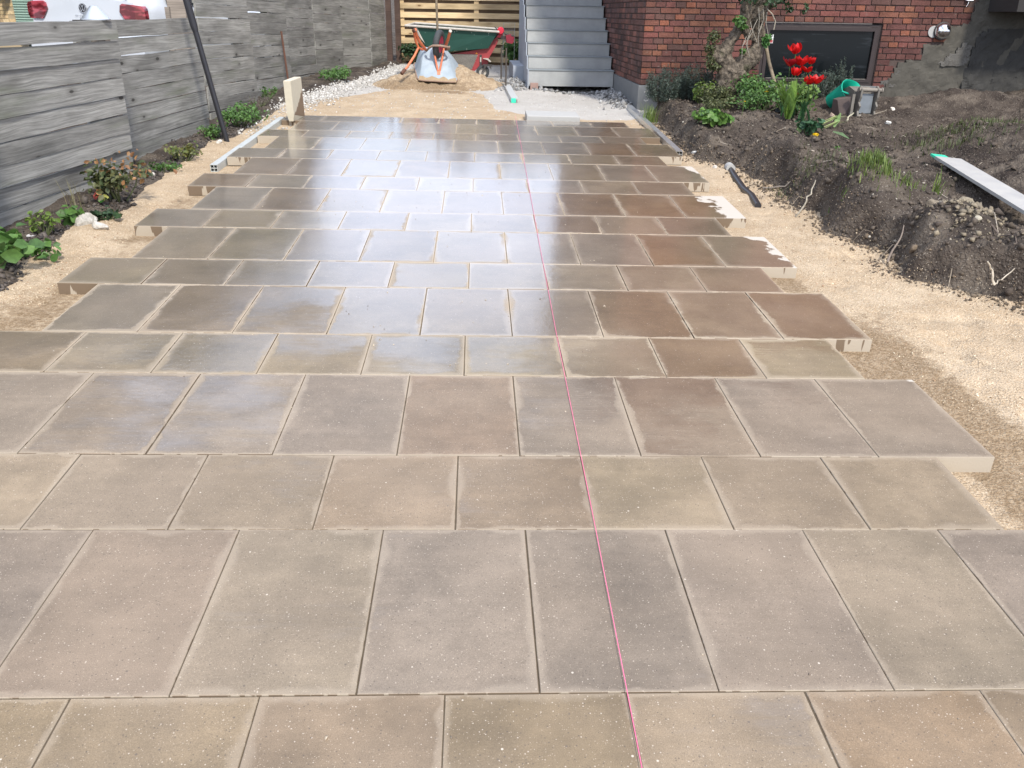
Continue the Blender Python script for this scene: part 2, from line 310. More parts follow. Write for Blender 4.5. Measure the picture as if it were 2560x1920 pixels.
M_GALV = simple('galvanised', (.27, .34, .40), .55, .25, 9, metal=.0, bmp=.1, col2=(.42, .48, .52))
M_ORANGE = simple('orange_paint', (.72, .17, .06), .5, .2, 20, col2=(.62, .20, .10))
M_RUSTBAR = simple('worn_bar', (.27, .18, .13), .7, .35, 25, bmp=.2)
M_RUBBER = simple('rubber', (.045, .05, .052), .75, .2, 20, bmp=.2)
M_BLACK = simple('black_plastic', (.022, .022, .026), .38, .2, 15)
M_RED = simple('red_paint', (.34, .035, .045), .5, .3, 12, bmp=.05, col2=(.40, .06, .06))
M_DARK = simple('dark_metal', (.05, .045, .042), .6, .3, 20)
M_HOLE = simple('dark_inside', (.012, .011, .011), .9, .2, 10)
M_TUB = simple('green_tub', (.012, .065, .048), .6, .3, 10, bmp=.1, col2=(.02, .085, .06))
M_RIM = simple('dusty_rim', (.45, .42, .37), .8, .3, 18, bmp=.2)
M_RUST = simple('rust', (.12, .055, .035), .85, .4, 30, bmp=.3)
M_PINK = simple('pink_string', (.80, .16, .30), .6, .1, 60)
M_MINT = simple('mint_plastic', (.04, .62, .38), .4, .08, 20)
M_EMER = simple('emerald_plastic', (.005, .36, .23), .35, .15, 12)
M_BUCKET = simple('muddy_steel', (.13, .115, .095), .75, .4, 14, bmp=.4, col2=(.22, .20, .17))
M_STEEL = simple('worn_steel', (.20, .22, .235), .45, .25, 12, metal=.4)
M_CHROME = simple('chrome', (.75, .76, .78), .12, .05, 5, metal=1)
M_WINF = simple('window_frame', (.030, .019, .017), .5, .2, 15)
M_WHITE = simple('white_paint', (.80, .80, .80), .5, .04, 10)
M_HOSE = simple('dusty_hose', (.24, .23, .20), .8, .2, 20)
M_CREAM = attr_mat('cream_brick', .85, .4, 40)
M_LEDGE = simple('dark_ledge', (.03, .027, .025), .9, .3, 6, bmp=.2)
def wet_face_mat():
    m, nt, b = new_mat('upright_slab_concrete')
    loc = nd(nt, 'ShaderNodeTexCoord').outputs['Object']; s = nd(nt, 'ShaderNodeSeparateXYZ', {0: loc})
    n = noise(nt, nd(nt, 'ShaderNodeVectorMath', {0: loc, 1: (8, 22, 7)}, operation='MULTIPLY').outputs[0], 1.0, 5, .6)
    v = mth(nt, 'ADD', mth(nt, 'SUBTRACT', mth(nt, 'MULTIPLY_ADD', s.outputs[1], .65, .15), s.outputs[2]), mth(nt, 'MULTIPLY_ADD', n, .12, -.06))
    wet = mth(nt, 'MULTIPLY', mrange(nt, v, -.004, .006), mth(nt, 'GREATER_THAN', s.outputs[0], .0365))
    c = mixc(nt, wet, mixc(nt, noise(nt, loc, 22, 5, .6), (.46, .42, .33), (.57, .51, .39)), (.17, .115, .075)); nt.links.new(c, b.inputs['Base Color'])
    nt.links.new(mth(nt, 'MULTIPLY_ADD', wet, -.4, .85), b.inputs['Roughness']); bump(nt, b, noise(nt, loc, 60, 4), .3, .003); return m
M_UPR = wet_face_mat()
M_LOOSE = simple('pale_concrete', (.37, .365, .345), .85, .08, 14, bmp=.2)
def bark_mat():
    m, nt, b = new_mat('bark'); v = coords(nt, 'World'); n = noise(nt, v, 22, 7, .7); n2 = noise(nt, v, 70, 4, .6); n3 = noise(nt, v, 5, 4)
    c = mixc(nt, mrange(nt, n, .32, .66), (.028, .021, .015), (.24, .195, .145)); c = mixc(nt, mrange(nt, n3, .56, .7, 0, .5), c, (.075, .085, .03))
    c = mixc(nt, mrange(nt, n2, .3, .7), mixc(nt, .5, c, (.04, .03, .02)), c)
    nt.links.new(c, b.inputs['Base Color']); b.inputs['Roughness'].default_value = .95; bump(nt, b, mth(nt, 'ADD', n, mth(nt, 'MULTIPLY', n2, .5)), 1.0, .02); return m
M_BARK = bark_mat()
def glass_mat():
    m, nt, b = new_mat('dark_pane'); v = coords(nt, 'Object')
    n = noise(nt, nd(nt, 'ShaderNodeVectorMath', {0: v, 1: (3, 3, 22)}, operation='MULTIPLY').outputs[0], 1.0, 4, .6)
    c = mixc(nt, mrange(nt, n, .55, .8, 0, .5), (.006, .008, .009), (.07, .08, .09)); nt.links.new(c, b.inputs['Base Color'])  # pale streaks in the colour stand in for reflections
    b.inputs['Roughness'].default_value = .08; b.inputs['IOR'].default_value = 1.5; b.inputs['Specular IOR Level'].default_value = .18; return m
M_PANE = glass_mat()
def car_mat():
    m, nt, b = new_mat('car_white'); b.inputs['Base Color'].default_value = (.6, .63, .66, 1); b.inputs['Roughness'].default_value = .35
    b.inputs['Coat Weight'].default_value = .8; b.inputs['Coat Roughness'].default_value = .05
    nt.links.new(mixc(nt, noise(nt, coords(nt), 3), (.50, .54, .58), (.60, .62, .65)), b.inputs['Base Color']); return m
M_CAR = car_mat()
def lamp_red():
    m, nt, b = new_mat('tail_lamp'); v = coords(nt, 'Object', (5, 5, 14))
    nt.links.new(mixc(nt, mrange(nt, noise(nt, v, 1.0, 3), .45, .62), (.11, .006, .010), (.42, .06, .08)), b.inputs['Base Color']); b.inputs['Roughness'].default_value = .12
    b.inputs['Coat Weight'].default_value = 1.0; return m
M_TAIL = lamp_red()

# ------------------------------------------------------------------ object helpers
def tag(o, label=None, cat=None, group=None, kind=None):
    if label: o['label'] = label
    if cat: o['category'] = cat
    if group: o['group'] = group
    if kind: o['kind'] = kind
    return o
def empty(name, loc=(0, 0, 0), rot=None, **kw):
    o = bpy.data.objects.new(name, None); o.empty_display_size = .1; C.objects.link(o); o.location = loc
    if rot is not None: o.rotation_euler = rot.to_euler() if isinstance(rot, Matrix) else rot
    return tag(o, **kw)
def mesh_obj(name, verts, faces, mat, parent=None, smooth=False, cols=None, loc=None, **kw):
    me = bpy.data.meshes.new(name); me.from_pydata([tuple(v) for v in verts], [], faces)
    mats = mat if isinstance(mat, (list, tuple)) else [mat]
    for mm in mats: me.materials.append(mm)
    if smooth: me.polygons.foreach_set('use_smooth', [True] * len(me.polygons))
    if cols is not None: put_cols(me, cols)
    me.update(); return link(name, me, parent, loc, **kw)
def link(name, me, parent=None, loc=None, rot=None, **kw):
    o = bpy.data.objects.new(name, me); C.objects.link(o)
    if parent: o.parent = parent
    if loc is not None: o.location = loc
    if rot is not None: o.rotation_euler = rot
    return tag(o, **kw)
def put_cols(me, cols):
    a = me.color_attributes.new('col', 'FLOAT_COLOR', 'POINT'); c = np.ones((len(me.vertices), 4), np.float32); c[:, :3] = np.asarray(cols, np.float32).reshape(-1, 3)
    a.data.foreach_set('color', c.ravel())
class MB:
    def __init__(s): s.v = []; s.f = []; s.c = []; s.sm = []
    def add(s, vs, fs, M=None, col=None):
        b = len(s.v)
        for v in vs: s.v.append(tuple(M @ Vector(v)) if M is not None else tuple(v))
        s.f += [[i + b for i in f] for f in fs]
        s.c += [col if col else (.5, .5, .5)] * len(vs); return s
    def box(s, x0, x1, y0, y1, z0, z1, M=None, col=None, ch=0):
        if ch:
            vs = []
            for z, i in ((z0, 0), (z1 - ch, 0), (z1, ch)): vs += [(x0 + i, y0 + i, z), (x1 - i, y0 + i, z), (x1 - i, y1 - i, z), (x0 + i, y1 - i, z)]
            fs = [(3, 2, 1, 0), (8, 9, 10, 11)]
            for k in (0, 4):
                for i in range(4): j = (i + 1) % 4; fs.append((k + i, k + j, k + 4 + j, k + 4 + i))
            return s.add(vs, fs, M, col)
        return s.add([(x0, y0, z0), (x1, y0, z0), (x1, y1, z0), (x0, y1, z0), (x0, y0, z1), (x1, y0, z1), (x1, y1, z1), (x0, y1, z1)],
                     [(3, 2, 1, 0), (4, 5, 6, 7), (0, 1, 5, 4), (1, 2, 6, 5), (2, 3, 7, 6), (3, 0, 4, 7)], M, col)
    def tube(s, pts, r, n=10, cap=True, M=None, col=None, flat=1.0):
        pts = [Vector(p) for p in pts]; rs = r if isinstance(r, (list, tuple)) else [r] * len(pts); b = len(s.v)
        u = None; vs = []; fs = []
        for i, p in enumerate(pts):
            t = (pts[min(i + 1, len(pts) - 1)] - pts[max(i - 1, 0)]).normalized()
            if u is None: u = t.orthogonal().normalized()
            else: u = (u - t * u.dot(t)).normalized()
            w = t.cross(u)
            for k in range(n): a = 2 * math.pi * k / n; vs.append(p + (u * math.cos(a) + w * math.sin(a) * flat) * rs[i])
        for i in range(len(pts) - 1):
            for k in range(n): j = (k + 1) % n; fs.append((i * n + k, i * n + j, (i + 1) * n + j, (i + 1) * n + k))
        if cap: fs.append(tuple(range(n - 1, -1, -1))); fs.append(tuple((len(pts) - 1) * n + k for k in range(n)))
        return s.add(vs, fs, M, col)
    def prism(s, prof, axis, a0, a1, M=None, col=None):
        n = len(prof)
        def mk(p, a): return {'x': (a, p[0], p[1]), 'y': (p[0], a, p[1]), 'z': (p[0], p[1], a)}[axis]
        vs = [mk(p, a0) for p in prof] + [mk(p, a1) for p in prof]
        fs = [tuple(range(n)), tuple(range(2 * n - 1, n - 1, -1))] + [(i, i + n, (i + 1) % n + n, (i + 1) % n) for i in range(n)]
        return s.add(vs, fs, M, col)
    def lathe(s, prof, M=None, n=24, col=None, cap=False):
        vs = []; fs = []
        for r, z in prof:
            for k in range(n): a = 2 * math.pi * k / n; vs.append((r * math.cos(a), r * math.sin(a), z))
        for i in range(len(prof) - 1):
            for k in range(n): j = (k + 1) % n; fs.append((i * n + k, i * n + j, (i + 1) * n + j, (i + 1) * n + k))
        if cap: fs.append(tuple(range(n - 1, -1, -1))); fs.append(tuple((len(prof) - 1) * n + k for k in range(n)))
        return s.add(vs, fs, M, col)
    def mesh(s, name, mat, smooth=False, cols=False):
        me = bpy.data.meshes.new(name); me.from_pydata(s.v, [], s.f)
        for mm in (mat if isinstance(mat, (list, tuple)) else [mat]): me.materials.append(mm)
        if smooth:
            me.polygons.foreach_set('use_smooth', [True] * len(me.polygons))
        if cols: put_cols(me, s.c)
        me.update()
        if smooth:
            try: me.set_sharp_from_angle(angle=R(42))
            except Exception: pass
        return me
    def build(s, name, mat, parent=None, smooth=False, cols=False, **kw):
        return link(name, s.mesh(name, mat, smooth, cols), parent, **kw)
def TR(loc, rot=(0, 0, 0), sc=1): return Matrix.LocRotScale(Vector(loc), Euler(rot), Vector((sc,) * 3 if not hasattr(sc, '__len__') else sc))

# ------------------------------------------------------------------ ground sheet
def grid_mesh(name, xs, ys):
    X, Y = np.meshgrid(xs, ys); Z, so, tl, tr = terrain(X, Y); nx, ny = len(xs), len(ys)
    co = np.stack([X, Y, Z], -1).reshape(-1, 3)
    i = np.arange(nx - 1)[None, :] + np.arange(ny - 1)[:, None] * nx
    f = np.stack([i, i + 1, i + 1 + nx, i + nx], -1).reshape(-1, 4)
    me = bpy.data.meshes.new(name); me.vertices.add(len(co)); me.vertices.foreach_set('co', co.astype(np.float32).ravel())
    me.loops.add(f.size); me.loops.foreach_set('vertex_index', f.ravel().astype(np.int32))
    me.polygons.add(len(f)); me.polygons.foreach_set('loop_start', np.arange(0, f.size, 4, dtype=np.int32)); me.polygons.foreach_set('loop_total', np.full(len(f), 4, np.int32))
    me.polygons.foreach_set('use_smooth', np.ones(len(f), bool)); me.update(calc_edges=True)
    x = X.ravel(); y = Y.ravel(); n = fbm(x * 1.4, y * 1.4, 60, 4)
    sandedge = ip(x, [(-3, 10.4), (-2.1, 10.9), (-1.6, 11.5), (-1.3, 12.0), (-.9, 13.3), (-.3, 13.2), (.1, 12.0), (.25, 10.6), (.6, 10.1), (1.4, 9.9), (1.9, 9.9), (2.1, 9.5), (4, 9.2)])
    gravel = sst(-.12, .18, y - sandedge + n * .5) * (1 - sst(9.0, 9.3, x * 0 + 0))
    damp_mix = gs(x, y, 1.78, 3.2, .16, .5, 1.0) + gs(x, y, 1.88, 2.1, .20, 1.2, 1.35) + gs(x, y, -1.98, 5.4, .16, 1.6, .55) + gs(x, y, -2.1, 3.6, .3, .5, .6) + gs(x, y, 1.72, 4.3, .1, .25, .9) + gs(x, y, -.5, 12.15, .42, .22, .9)  # last spot is a painted shadow before the wheelbarrow, the others moist sand
    for nm, arr in (('soil', so.ravel()), ('gravel', gravel), ('damp_mix', damp_mix)):
        a = me.attributes.new(nm, 'FLOAT', 'POINT'); a.data.foreach_set('value', arr.astype(np.float32))
    me.materials.append(M_GROUND); return me
def nonuni(segs):
    out = []
    for a, b, st in segs: out += list(np.arange(a, b - 1e-6, st))
    return np.array(out + [segs[-1][1]])
xs = nonuni([(-600, -100, 100), (-100, -12, 11), (-12, -4, .5), (-4, -2.7, .1), (-2.7, -1.7, .02), (-1.7, 1.5, .05), (1.5, 4.2, .018), (4.2, 7.6, .03), (7.6, 9, .1), (9, 20, 1), (20, 100, 10), (100, 600, 100)])
ys = nonuni([(-600, -100, 100), (-100, -10, 10), (-10, 0, .6), (0, 1.0, .1), (1.0, 6.5, .018), (6.5, 10.8, .028), (10.8, 14, .04), (14, 19, .08), (19, 30, .6), (30, 100, 7), (100, 600, 100)])
gnd = link('ground', grid_mesh('ground', xs, ys)); tag(gnd, 'sand, gravel and dug soil around the paving', kind='structure')

# ------------------------------------------------------------------ paving
W = .404
Y0 = 1.3502
ZK = [-.0049, -.0033, -.0019, -.0018, -.0027, -.0028, -.0017, .0008, .0041, .0075, .0103, .0121, .0106, .0051, -.0021, -.0105, -.0187]
XRr = [-.8635, -1.0585, -1.2586, -1.4591, -1.2471, -1.4445, -1.6411, -1.4323, -1.6337, -1.4238, -1.6263, -1.4143, -1.6176, -1.4055, -1.6065, -1.3985, -1.5963]
paving = empty('paving', (0, 0, 0), kind='structure', label='driveway of large wet concrete slabs in alternating long and short rows')
bounds = [Y0]
for i in range(1, 17): bounds.append(bounds[-1] + (.604 if i % 2 else .404))
rows = []        # (row, y0, y1, z0, z1, first joint x)
rows.append((-2, Y0 - .404 - .604 - .404, Y0 - .404 - .604, -.006, -.006, -.8635)); rows.append((-1, Y0 - 1.008, Y0 - .404, -.006, -.006, -1.0585)); rows.append((0, Y0 - .404, Y0, -.006, ZK[0], XRr[0]))
for r in range(1, 17): rows.append((r, bounds[r - 1], bounds[r], ZK[r - 1], ZK[r], XRr[r]))
def slab_mesh(hy):
    b = MB(); b.box(-.2002, .2002, -hy - .0010, hy + .0010, -.068, 0, ch=.0014); return b.mesh('paving_slab', M_SLAB[hy])
SM = {.299: slab_mesh(.299), .199: slab_mesh(.199)}
PAL = [(.205, .155, .092), (.175, .130, .076), (.230, .180, .115), (.190, .148, .098), (.165, .125, .082), (.205, .157, .085), (.178, .118, .062), (.230, .188, .130), (.205, .168, .120), (.185, .126, .070)]
lr = random.Random(11)
dryfl = {7: .62, 9: .88, 11: .55, 3: .30, 8: .22, 13: .2}
# near rows keep the tones seen in the photograph: purplish long slabs, sandier short ones
rowtone = {-1: (.20, .155, .115), 0: (.222, .158, .100), 1: (.215, .175, .142), 2: (.268, .208, .146), 3: (.190, .145, .112), 4: (.215, .172, .108), 5: (.178, .138, .088), 6: (.20, .158, .098)}
for r, y0, y1, z0, z1, xj in rows:
    long_ = (y1 - y0) > .5; hy = .299 if long_ else .199
    left = xj - W
    while left > -1.9: left -= W
    if left < -2.2: left += W
    for k in range(9):
        x = left + W * (k + .5)
        o = link('paving_slab', SM[hy], paving, (x + lr.uniform(-.0008, .0008), (y0 + y1) / 2, (z0 + z1) / 2 + lr.uniform(-.0008, .0008)),
                 (math.atan2(z1 - z0, y1 - y0) + lr.gauss(0, .0016), lr.gauss(0, .0022), lr.gauss(0, .0012)))
        p = lr.choice(PAL); t = rowtone.get(r); 
        if t: p = [a * .5 + b * .5 for a, b in zip(p, t)]
        q = lr.uniform(.88, 1.10)
        o.color = (p[0] * q, p[1] * q, p[2] * q, dryfl.get(r, 0) if k == 8 else 0)
# sand swept into the joints
b = MB(); JY = [-.4] + [Y0 - .404] + bounds; JZ = [-.0095, -.0095, -.009] + [ZK[i] - (.0032 if i < 2 else .0036 if i < 4 else .008 if i < 7 else .0045) for i in range(1, 17)]
vs = []; fs = []
for y, z in zip(JY, JZ): vs += [(-1.80, y, z), (1.54, y, z)]
for i in range(len(JY) - 1): fs.append((2 * i, 2 * i + 1, 2 * i + 3, 2 * i + 2))
M_JOINT, nt, b_ = new_mat('joint_sand'); wy_ = nd(nt, 'ShaderNodeSeparateXYZ', {0: coords(nt, 'World')}).outputs[1]; jn_ = noise(nt, coords(nt, 'World'), 90, 4, .6)
nt.links.new(mixc(nt, mrange(nt, mth(nt, 'MULTIPLY_ADD', noise(nt, coords(nt, 'World'), 3, 3), 2.0, wy_), 3.6, 6.0), mixc(nt, jn_, (.060, .043, .027), (.12, .09, .055)), mixc(nt, jn_, (.36, .28, .18), (.52, .43, .30))), b_.inputs['Base Color']); b_.inputs['Roughness'].default_value = .95
mesh_obj('joint_sand', vs, fs, M_JOINT, paving)

# ------------------------------------------------------------------ string line, rails, slabs lying about
b = MB(); b.tube([(.335, .15, .012), (.345, 1.15, .006), (.355, 1.95, .005), (.366, 3.35, .004), (.386, 5.0, .008), (.404, 6.416, .015), (.425, 8.0, .012), (.447, 9.6, .0)], .0011, 6)
tag(b.build('string_line', M_PINK), 'thin pink mason string stretched along the paving over the slabs', 'string')

def rail(name, p0, p1, w, h, label, cat, mat=M_ALUD, wall=.004, cells=True):
    p0 = Vector(p0); p1 = Vector(p1); d = (p1 - p0); L = d.length; rot = d.to_track_quat('Y', 'Z').to_matrix()
    root = empty(name, p0, rot, label=label, cat=cat); b = MB(); t = wall
    b.box(-w / 2, w / 2, 0, L, -t, 0); b.box(-w / 2, w / 2, 0, L, -h, -h + t); b.box(-w / 2, -w / 2 + t, .0, L, -h + t, -t); b.box(w / 2 - t, w / 2, 0, L, -h + t, -t)
    if cells: b.box(-t / 2, t / 2, .001, L - .001, -h + t, -t); b.box(-w / 2 + t, w / 2 - t, .0015, L - .0015, -h / 2 - t / 2, -h / 2 + t / 2)
    b.build('profile', mat, root)
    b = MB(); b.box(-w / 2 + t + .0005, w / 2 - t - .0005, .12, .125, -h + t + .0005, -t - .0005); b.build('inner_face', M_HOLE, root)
    return root
rail('screed_rail', (-2.062, 6.76, -.004), (-2.034, 9.22, -.010), .058, .058, 'square hollow aluminium rail with four cells along the left slab ends', 'rail')
rail('screed_rail', (1.888, 7.78, -.010), (1.90, 10.68, -.002), .058, .058, 'grey metal rail on the right side of the paving running towards the house corner', 'rail', M_ALU)

def slab_thing(name, loc, rot, dims, mat, label, cat):
    b = MB(); x, y, z = dims; b.box(-x / 2, x / 2, -y / 2, y / 2, -z / 2, z / 2, ch=.006)
    o = b.build(name, mat); o.location = loc; o.rotation_euler = rot; return tag(o, label, cat)
# slab standing on edge: narrow end towards the camera
b = MB(); b.add([(-.0375, -.18, .07), (.0375, -.18, .07), (.0375, .18, .0), (-.0375, .18, .0), (-.022, -.175, 0), (.022, -.175, 0), (-.0375, -.18, .39), (.0375, -.18, .39), (.0375, .18, .39), (-.0375, .18, .39), (-.031, -.174, .396), (.031, -.174, .396), (.031, .174, .396), (-.031, .174, .396)],
    [(0, 4, 5, 1), (0, 1, 7, 6), (1, 5, 2), (1, 2, 8, 7), (2, 3, 9, 8), (0, 6, 9, 3), (0, 3, 4), (4, 3, 2, 5), (6, 7, 11, 10), (7, 8, 12, 11), (8, 9, 13, 12), (9, 6, 10, 13), (10, 11, 12, 13)])
o = b.build('upright_slab', M_UPR); o.location = (-1.868, 9.13, -.012); o.rotation_euler = (0, R(-1.2), R(-6)); tag(o, 'cream concrete slab standing on edge at the far left corner of the paving', 'slab')
slab_thing('loose_slab', (.86, 9.66, -.012), (R(.3), 0, R(.4)), (.585, .37, .07), M_LOOSE, 'pale dry slab lying flat on gravel behind the last row', 'slab')

def level(name, p0, p1, w, h, label, capl, mat=M_ALUW, hollow=False):
    p0 = Vector(p0); p1 = Vector(p1); d = (p1 - p0); L = d.length; rot = d.to_track_quat('Y', 'Z').to_matrix()
    root = empty(name, p0, rot, label=label, cat='straightedge')
    b = MB()
    if hollow:
        b.box(-w / 2, w * .15, 0.002, L, -h, 0); b.box(w * .15, w / 2, .002, L, -.006, -.001); b.box(w * .15, w / 2, .002, L, -h, -h + .005)
    else: b.add([(-w / 2, 0.06, 0), (w / 2, 0.0, 0), (w / 2, L, 0), (-w / 2, L, 0), (-w / 2, .06, -h), (w / 2, .0, -h), (w / 2, L, -h), (-w / 2, L, -h)], [(0, 1, 2, 3), (7, 6, 5, 4), (0, 4, 5, 1), (1, 5, 6, 2), (2, 6, 7, 3), (3, 7, 4, 0)])
    b.build('bar', mat, root)
    b = MB()
    if hollow: b.box(-w / 2 - .001, w * .15, -.03, .0, -h - .001, .001)
    else: b.add([(-.01, -.075, -.003), (w / 2 - .004, -.115, -.003), (w / 2 - .004, .02, -.003), (-.01, .06, -.003), (-.01, -.075, -h + .002), (w / 2 - .004, -.115, -h + .002), (w / 2 - .004, .02, -h + .002), (-.01, .06, -h + .002)], [(0, 1, 2, 3), (7, 6, 5, 4), (0, 4, 5, 1), (1, 5, 6, 2), (2, 6, 7, 3), (3, 7, 4, 0)])
    b.build('end_cap', M_MINT, root, label=capl); return root
level('straightedge', (.508, 11.23, -.028), (.462, 12.62, -.030), .09, .05, 'aluminium straightedge with mint end lying on gravel before the stairs', 'mint green end cap', hollow=True)
level('straightedge', (3.78, 6.66, .20), (3.50, 4.7, .165), .18, .022, 'long pale straightedge with mint tip lying across the dug soil', 'mint green tip')

b = MB(); pz = [(2.19, 7.13), (2.165, 6.9), (2.15, 6.6), (2.11, 6.25), (2.06, 5.93)]
b.tube([(x, y, H(x, y) + .012) for x, y in pz], [.020, .026, .026, .026, .024], 12)
o = b.build('drain_pipe', M_BLACK, smooth=True); tag(o, 'short black plastic pipe half sunk in the sand right of the paving', 'pipe')
b = MB(); b.tube([(2.203, 7.24, H(2.2, 7.24) + .01), (2.190, 7.13, H(2.19, 7.13) + .014)], [.040, .040], 14); b.build('pipe_collar', M_LOOSE, o, smooth=True)
root = empty('black_pole', (-2.275, 7.95, -.05), label='long black pole leaning against the grey fence', cat='pole')
b = MB(); b.tube([(0, 0, 0), (-.155, .0, .93)], .024, 12); b.build('lower_tube', M_BLACK, root, smooth=True)
b = MB(); b.tube([(-.155, .0, .93), (-.165, .0, .98), (-.30, .03, 1.75)], [.024, .031, .031], 12); b.build('upper_tube', M_BLACK, root, smooth=True)
b = MB(); b.tube([(-2.47, 11.8, -.12), (-2.515, 11.8, .655)], .013, 8); tag(b.build('rusty_rod', M_RUST), 'thin rusty iron rod standing upright by the grey fence', 'rod')

# ------------------------------------------------------------------ side fence of weathered boards
fence = empty('board_fence', (-2.6, 6.6, -.05), label='long weathered grey fence of horizontal boards along the left side', cat='fence')
def loc_of(root, p): return root.matrix_basis.inverted() @ Vector(p)
def board_mesh(L, hgt=.1185, th=.02, seed=0, mat=M_GREY, name='board'):
    r = random.Random(seed); n = 8; b = MB(); vs = []; fs = []; t0 = r.uniform(-.002, .003)
    for i in range(n + 1):
        x = -L + L * i / n; dz0 = r.gauss(0, .0022); dz1 = r.gauss(0, .0022); bow = r.gauss(0, .0015)
        vs += [(x, bow, dz0), (x, bow - th, dz0 + r.gauss(0, .0005)), (x, bow - th, hgt + dz1), (x, bow, hgt + dz1 + t0)]
    for i in range(n):
        a = 4 * i
        for k in range(4): j = (k + 1) % 4; fs.append((a + k, a + 4 + k, a + 4 + j, a + j))
    fs += [(0, 1, 2, 3), (4 * n + 3, 4 * n + 2, 4 * n + 1, 4 * n)]
    b.add(vs, fs); nf = len(b.f)
    for x in (-.045, -L + .05):
        for z in (.028, .092): b.box(x - .003 + r.gauss(0, .004), x + .003, -.001, .0016, z - .003, z + .003)
    me = b.mesh(name, [mat, M_RUST]); me.polygons.foreach_set('material_index', [0] * nf + [1] * (len(b.f) - nf)); return me
_bm = {}
def get_board(L, seed, mat=M_GREY, hgt=.121):
    k = (round(L, 2), seed, mat.name, hgt)
    if k not in _bm: _bm[k] = board_mesh(L, hgt, seed=seed, mat=mat)
    return _bm[k]
PITCH = .128
def panel(az, lean, slope, tr, nb, extra, L):
    az, lean, slope = R(az), R(lean), R(slope)
    u = Vector((math.sin(az), math.cos(az), 0)); n = Vector((math.cos(az), -math.sin(az), 0)); w = Vector((0, 0, 1))
    w2 = w * math.cos(lean) + n * math.sin(lean); n2 = n * math.cos(lean) - w * math.sin(lean)
    u2 = u * math.cos(slope) + w2 * math.sin(slope); w3 = w2 * math.cos(slope) - u * math.sin(slope)
    M3 = G @ Matrix((u2, n2, w3)).transposed()
    base = Vector(tr)
    for k in range(-extra, nb):
        p = base + M3 @ Vector((lr.gauss(0, .006), lr.gauss(0, .0025), -(k + 1) * PITCH + lr.gauss(0, .0028)))
        o = link('board', get_board(L, lr.randrange(7)), fence, loc_of(fence, p))
        mm = M3 @ Matrix.Rotation(lr.gauss(0, .0016), 3, 'Y'); o.rotation_euler = mm.to_euler()
    return M3
def fpost(x, y, z0, z1, w=.095, mat=M_OLDPOST):
    b = MB(); b.box(-w / 2, w / 2, -w / 2, w / 2, 0, z1 - z0); o = b.build('post', mat, fence, loc=loc_of(fence, (x, y, z0))); o.rotation_euler = G.to_euler(); return o
fence_M = [panel(6.7, 2.75, .18, (-2.58, 6.585, 1.041), 9, 0, 2.12), panel(6.2, .6, .33, (-2.611, 8.572, .965), 9, 0, 2.12),
           panel(7.6, -1.5, -1.04, (-2.598, 10.421, .995), 9, 3, 1.34), panel(6.6, -1.0, -1.0, (-2.545, 12.2, .85), 8, 4, 1.95), panel(5.7, -.7, -.98, (-2.493, 14.02, .70), 7, 4, 1.98),
           panel(14, -1, -1.4, (-2.235, 15.02, .72), 7, 2, 1.10), panel(20.0, -1, -1.8, (-1.865, 16.08, .66), 7, 2, 1.18), panel(9.5, -1, -1.5, (-1.715, 17.0, .66), 7, 2, 1.0)]
panel(6.7, 2.6, .2, (-2.60, 4.58, 1.04), 9, 0, 2.1)
for (x, y, z0, z1) in [(-2.70, 4.50, -.2, 1.02), (-2.73, 6.66, -.2, 1.03), (-2.74, 10.5, -.2, 1.36), (-2.70, 12.25, -.3, 1.3), (-2.63, 14.05, -.3, 1.2), (-2.42, 15.0, -.3, 1.1), (-2.02, 16.1, -.4, 1.0)]: fpost(x, y, z0, z1)
fpost(-2.84, 8.86, -.2, 1.42, .165)
tag(fpost(-2.865, 8.60, -.2, 1.045, .04), 'short thin batten')
# two dark brown posts that close the far end
for x, y, z, lab in ((-1.63, 17.15, -.25, 'dark brown upright post touching the end of the grey fence'), (-1.47, 17.25, -.22, 'dark brown upright post next to the yellow slatted fence')):
    b = MB(); b.box(-.05, .05, -.05, .05, 0, 1.35, ch=.006); o = b.build('fence_post', M_POST); o.location = (x, y, z); o.rotation_euler = G.to_euler(); tag(o, lab, 'post')
# cone cap light
root = empty('solar_light', (-2.655, 6.46, 1.045), G, label='small grey cone shaped cap light on top of the grey fence', cat='light')
b = MB(); b.lathe([(.098, 0), (.098, .006), (.088, .013), (.035, .078), (.022, .089), (.0, .093)], n=32); b.build('cone', M_ALU, root, smooth=True)
b = MB(); b.box(-.14, .06, -.05, .05, -.012, -.0005); b.build('bracket', M_DARK, root)

# ------------------------------------------------------------------ yellow slatted fence at the back
root = empty('slatted_fence', HO + G @ Vector((-3.45, 6.7, -.5)), G, label='new yellow timber fence of spaced horizontal slats across the back', cat='fence')
for k in range(11):
    for row, (yy, off) in enumerate(((0, 0),)):
        b = MB(); hgt = .098; L = 2.62; n = 6; r = random.Random(300 + k); vs = []; fs = []
        b.box(0, L, 0, .022, 0, hgt, ch=.0)
        o = b.build('slat', M_YEL, root, loc=(.0, 0, .24 + k * .155 + r.gauss(0, .003))); o.rotation_euler = (0, r.gauss(0, .0012), 0)
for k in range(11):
    b = MB(); b.box(0, 2.62, .046, .068, 0, .098); b.build('slat', M_SHADESLAT, root, loc=(0, 0, .24 + .0775 + k * .155))
for x in (.0, 1.42, 2.5):
    b = MB(); b.box(x, x + .09, .0225, .0455, .15, 1.92); b.build('post', M_YEL, root)

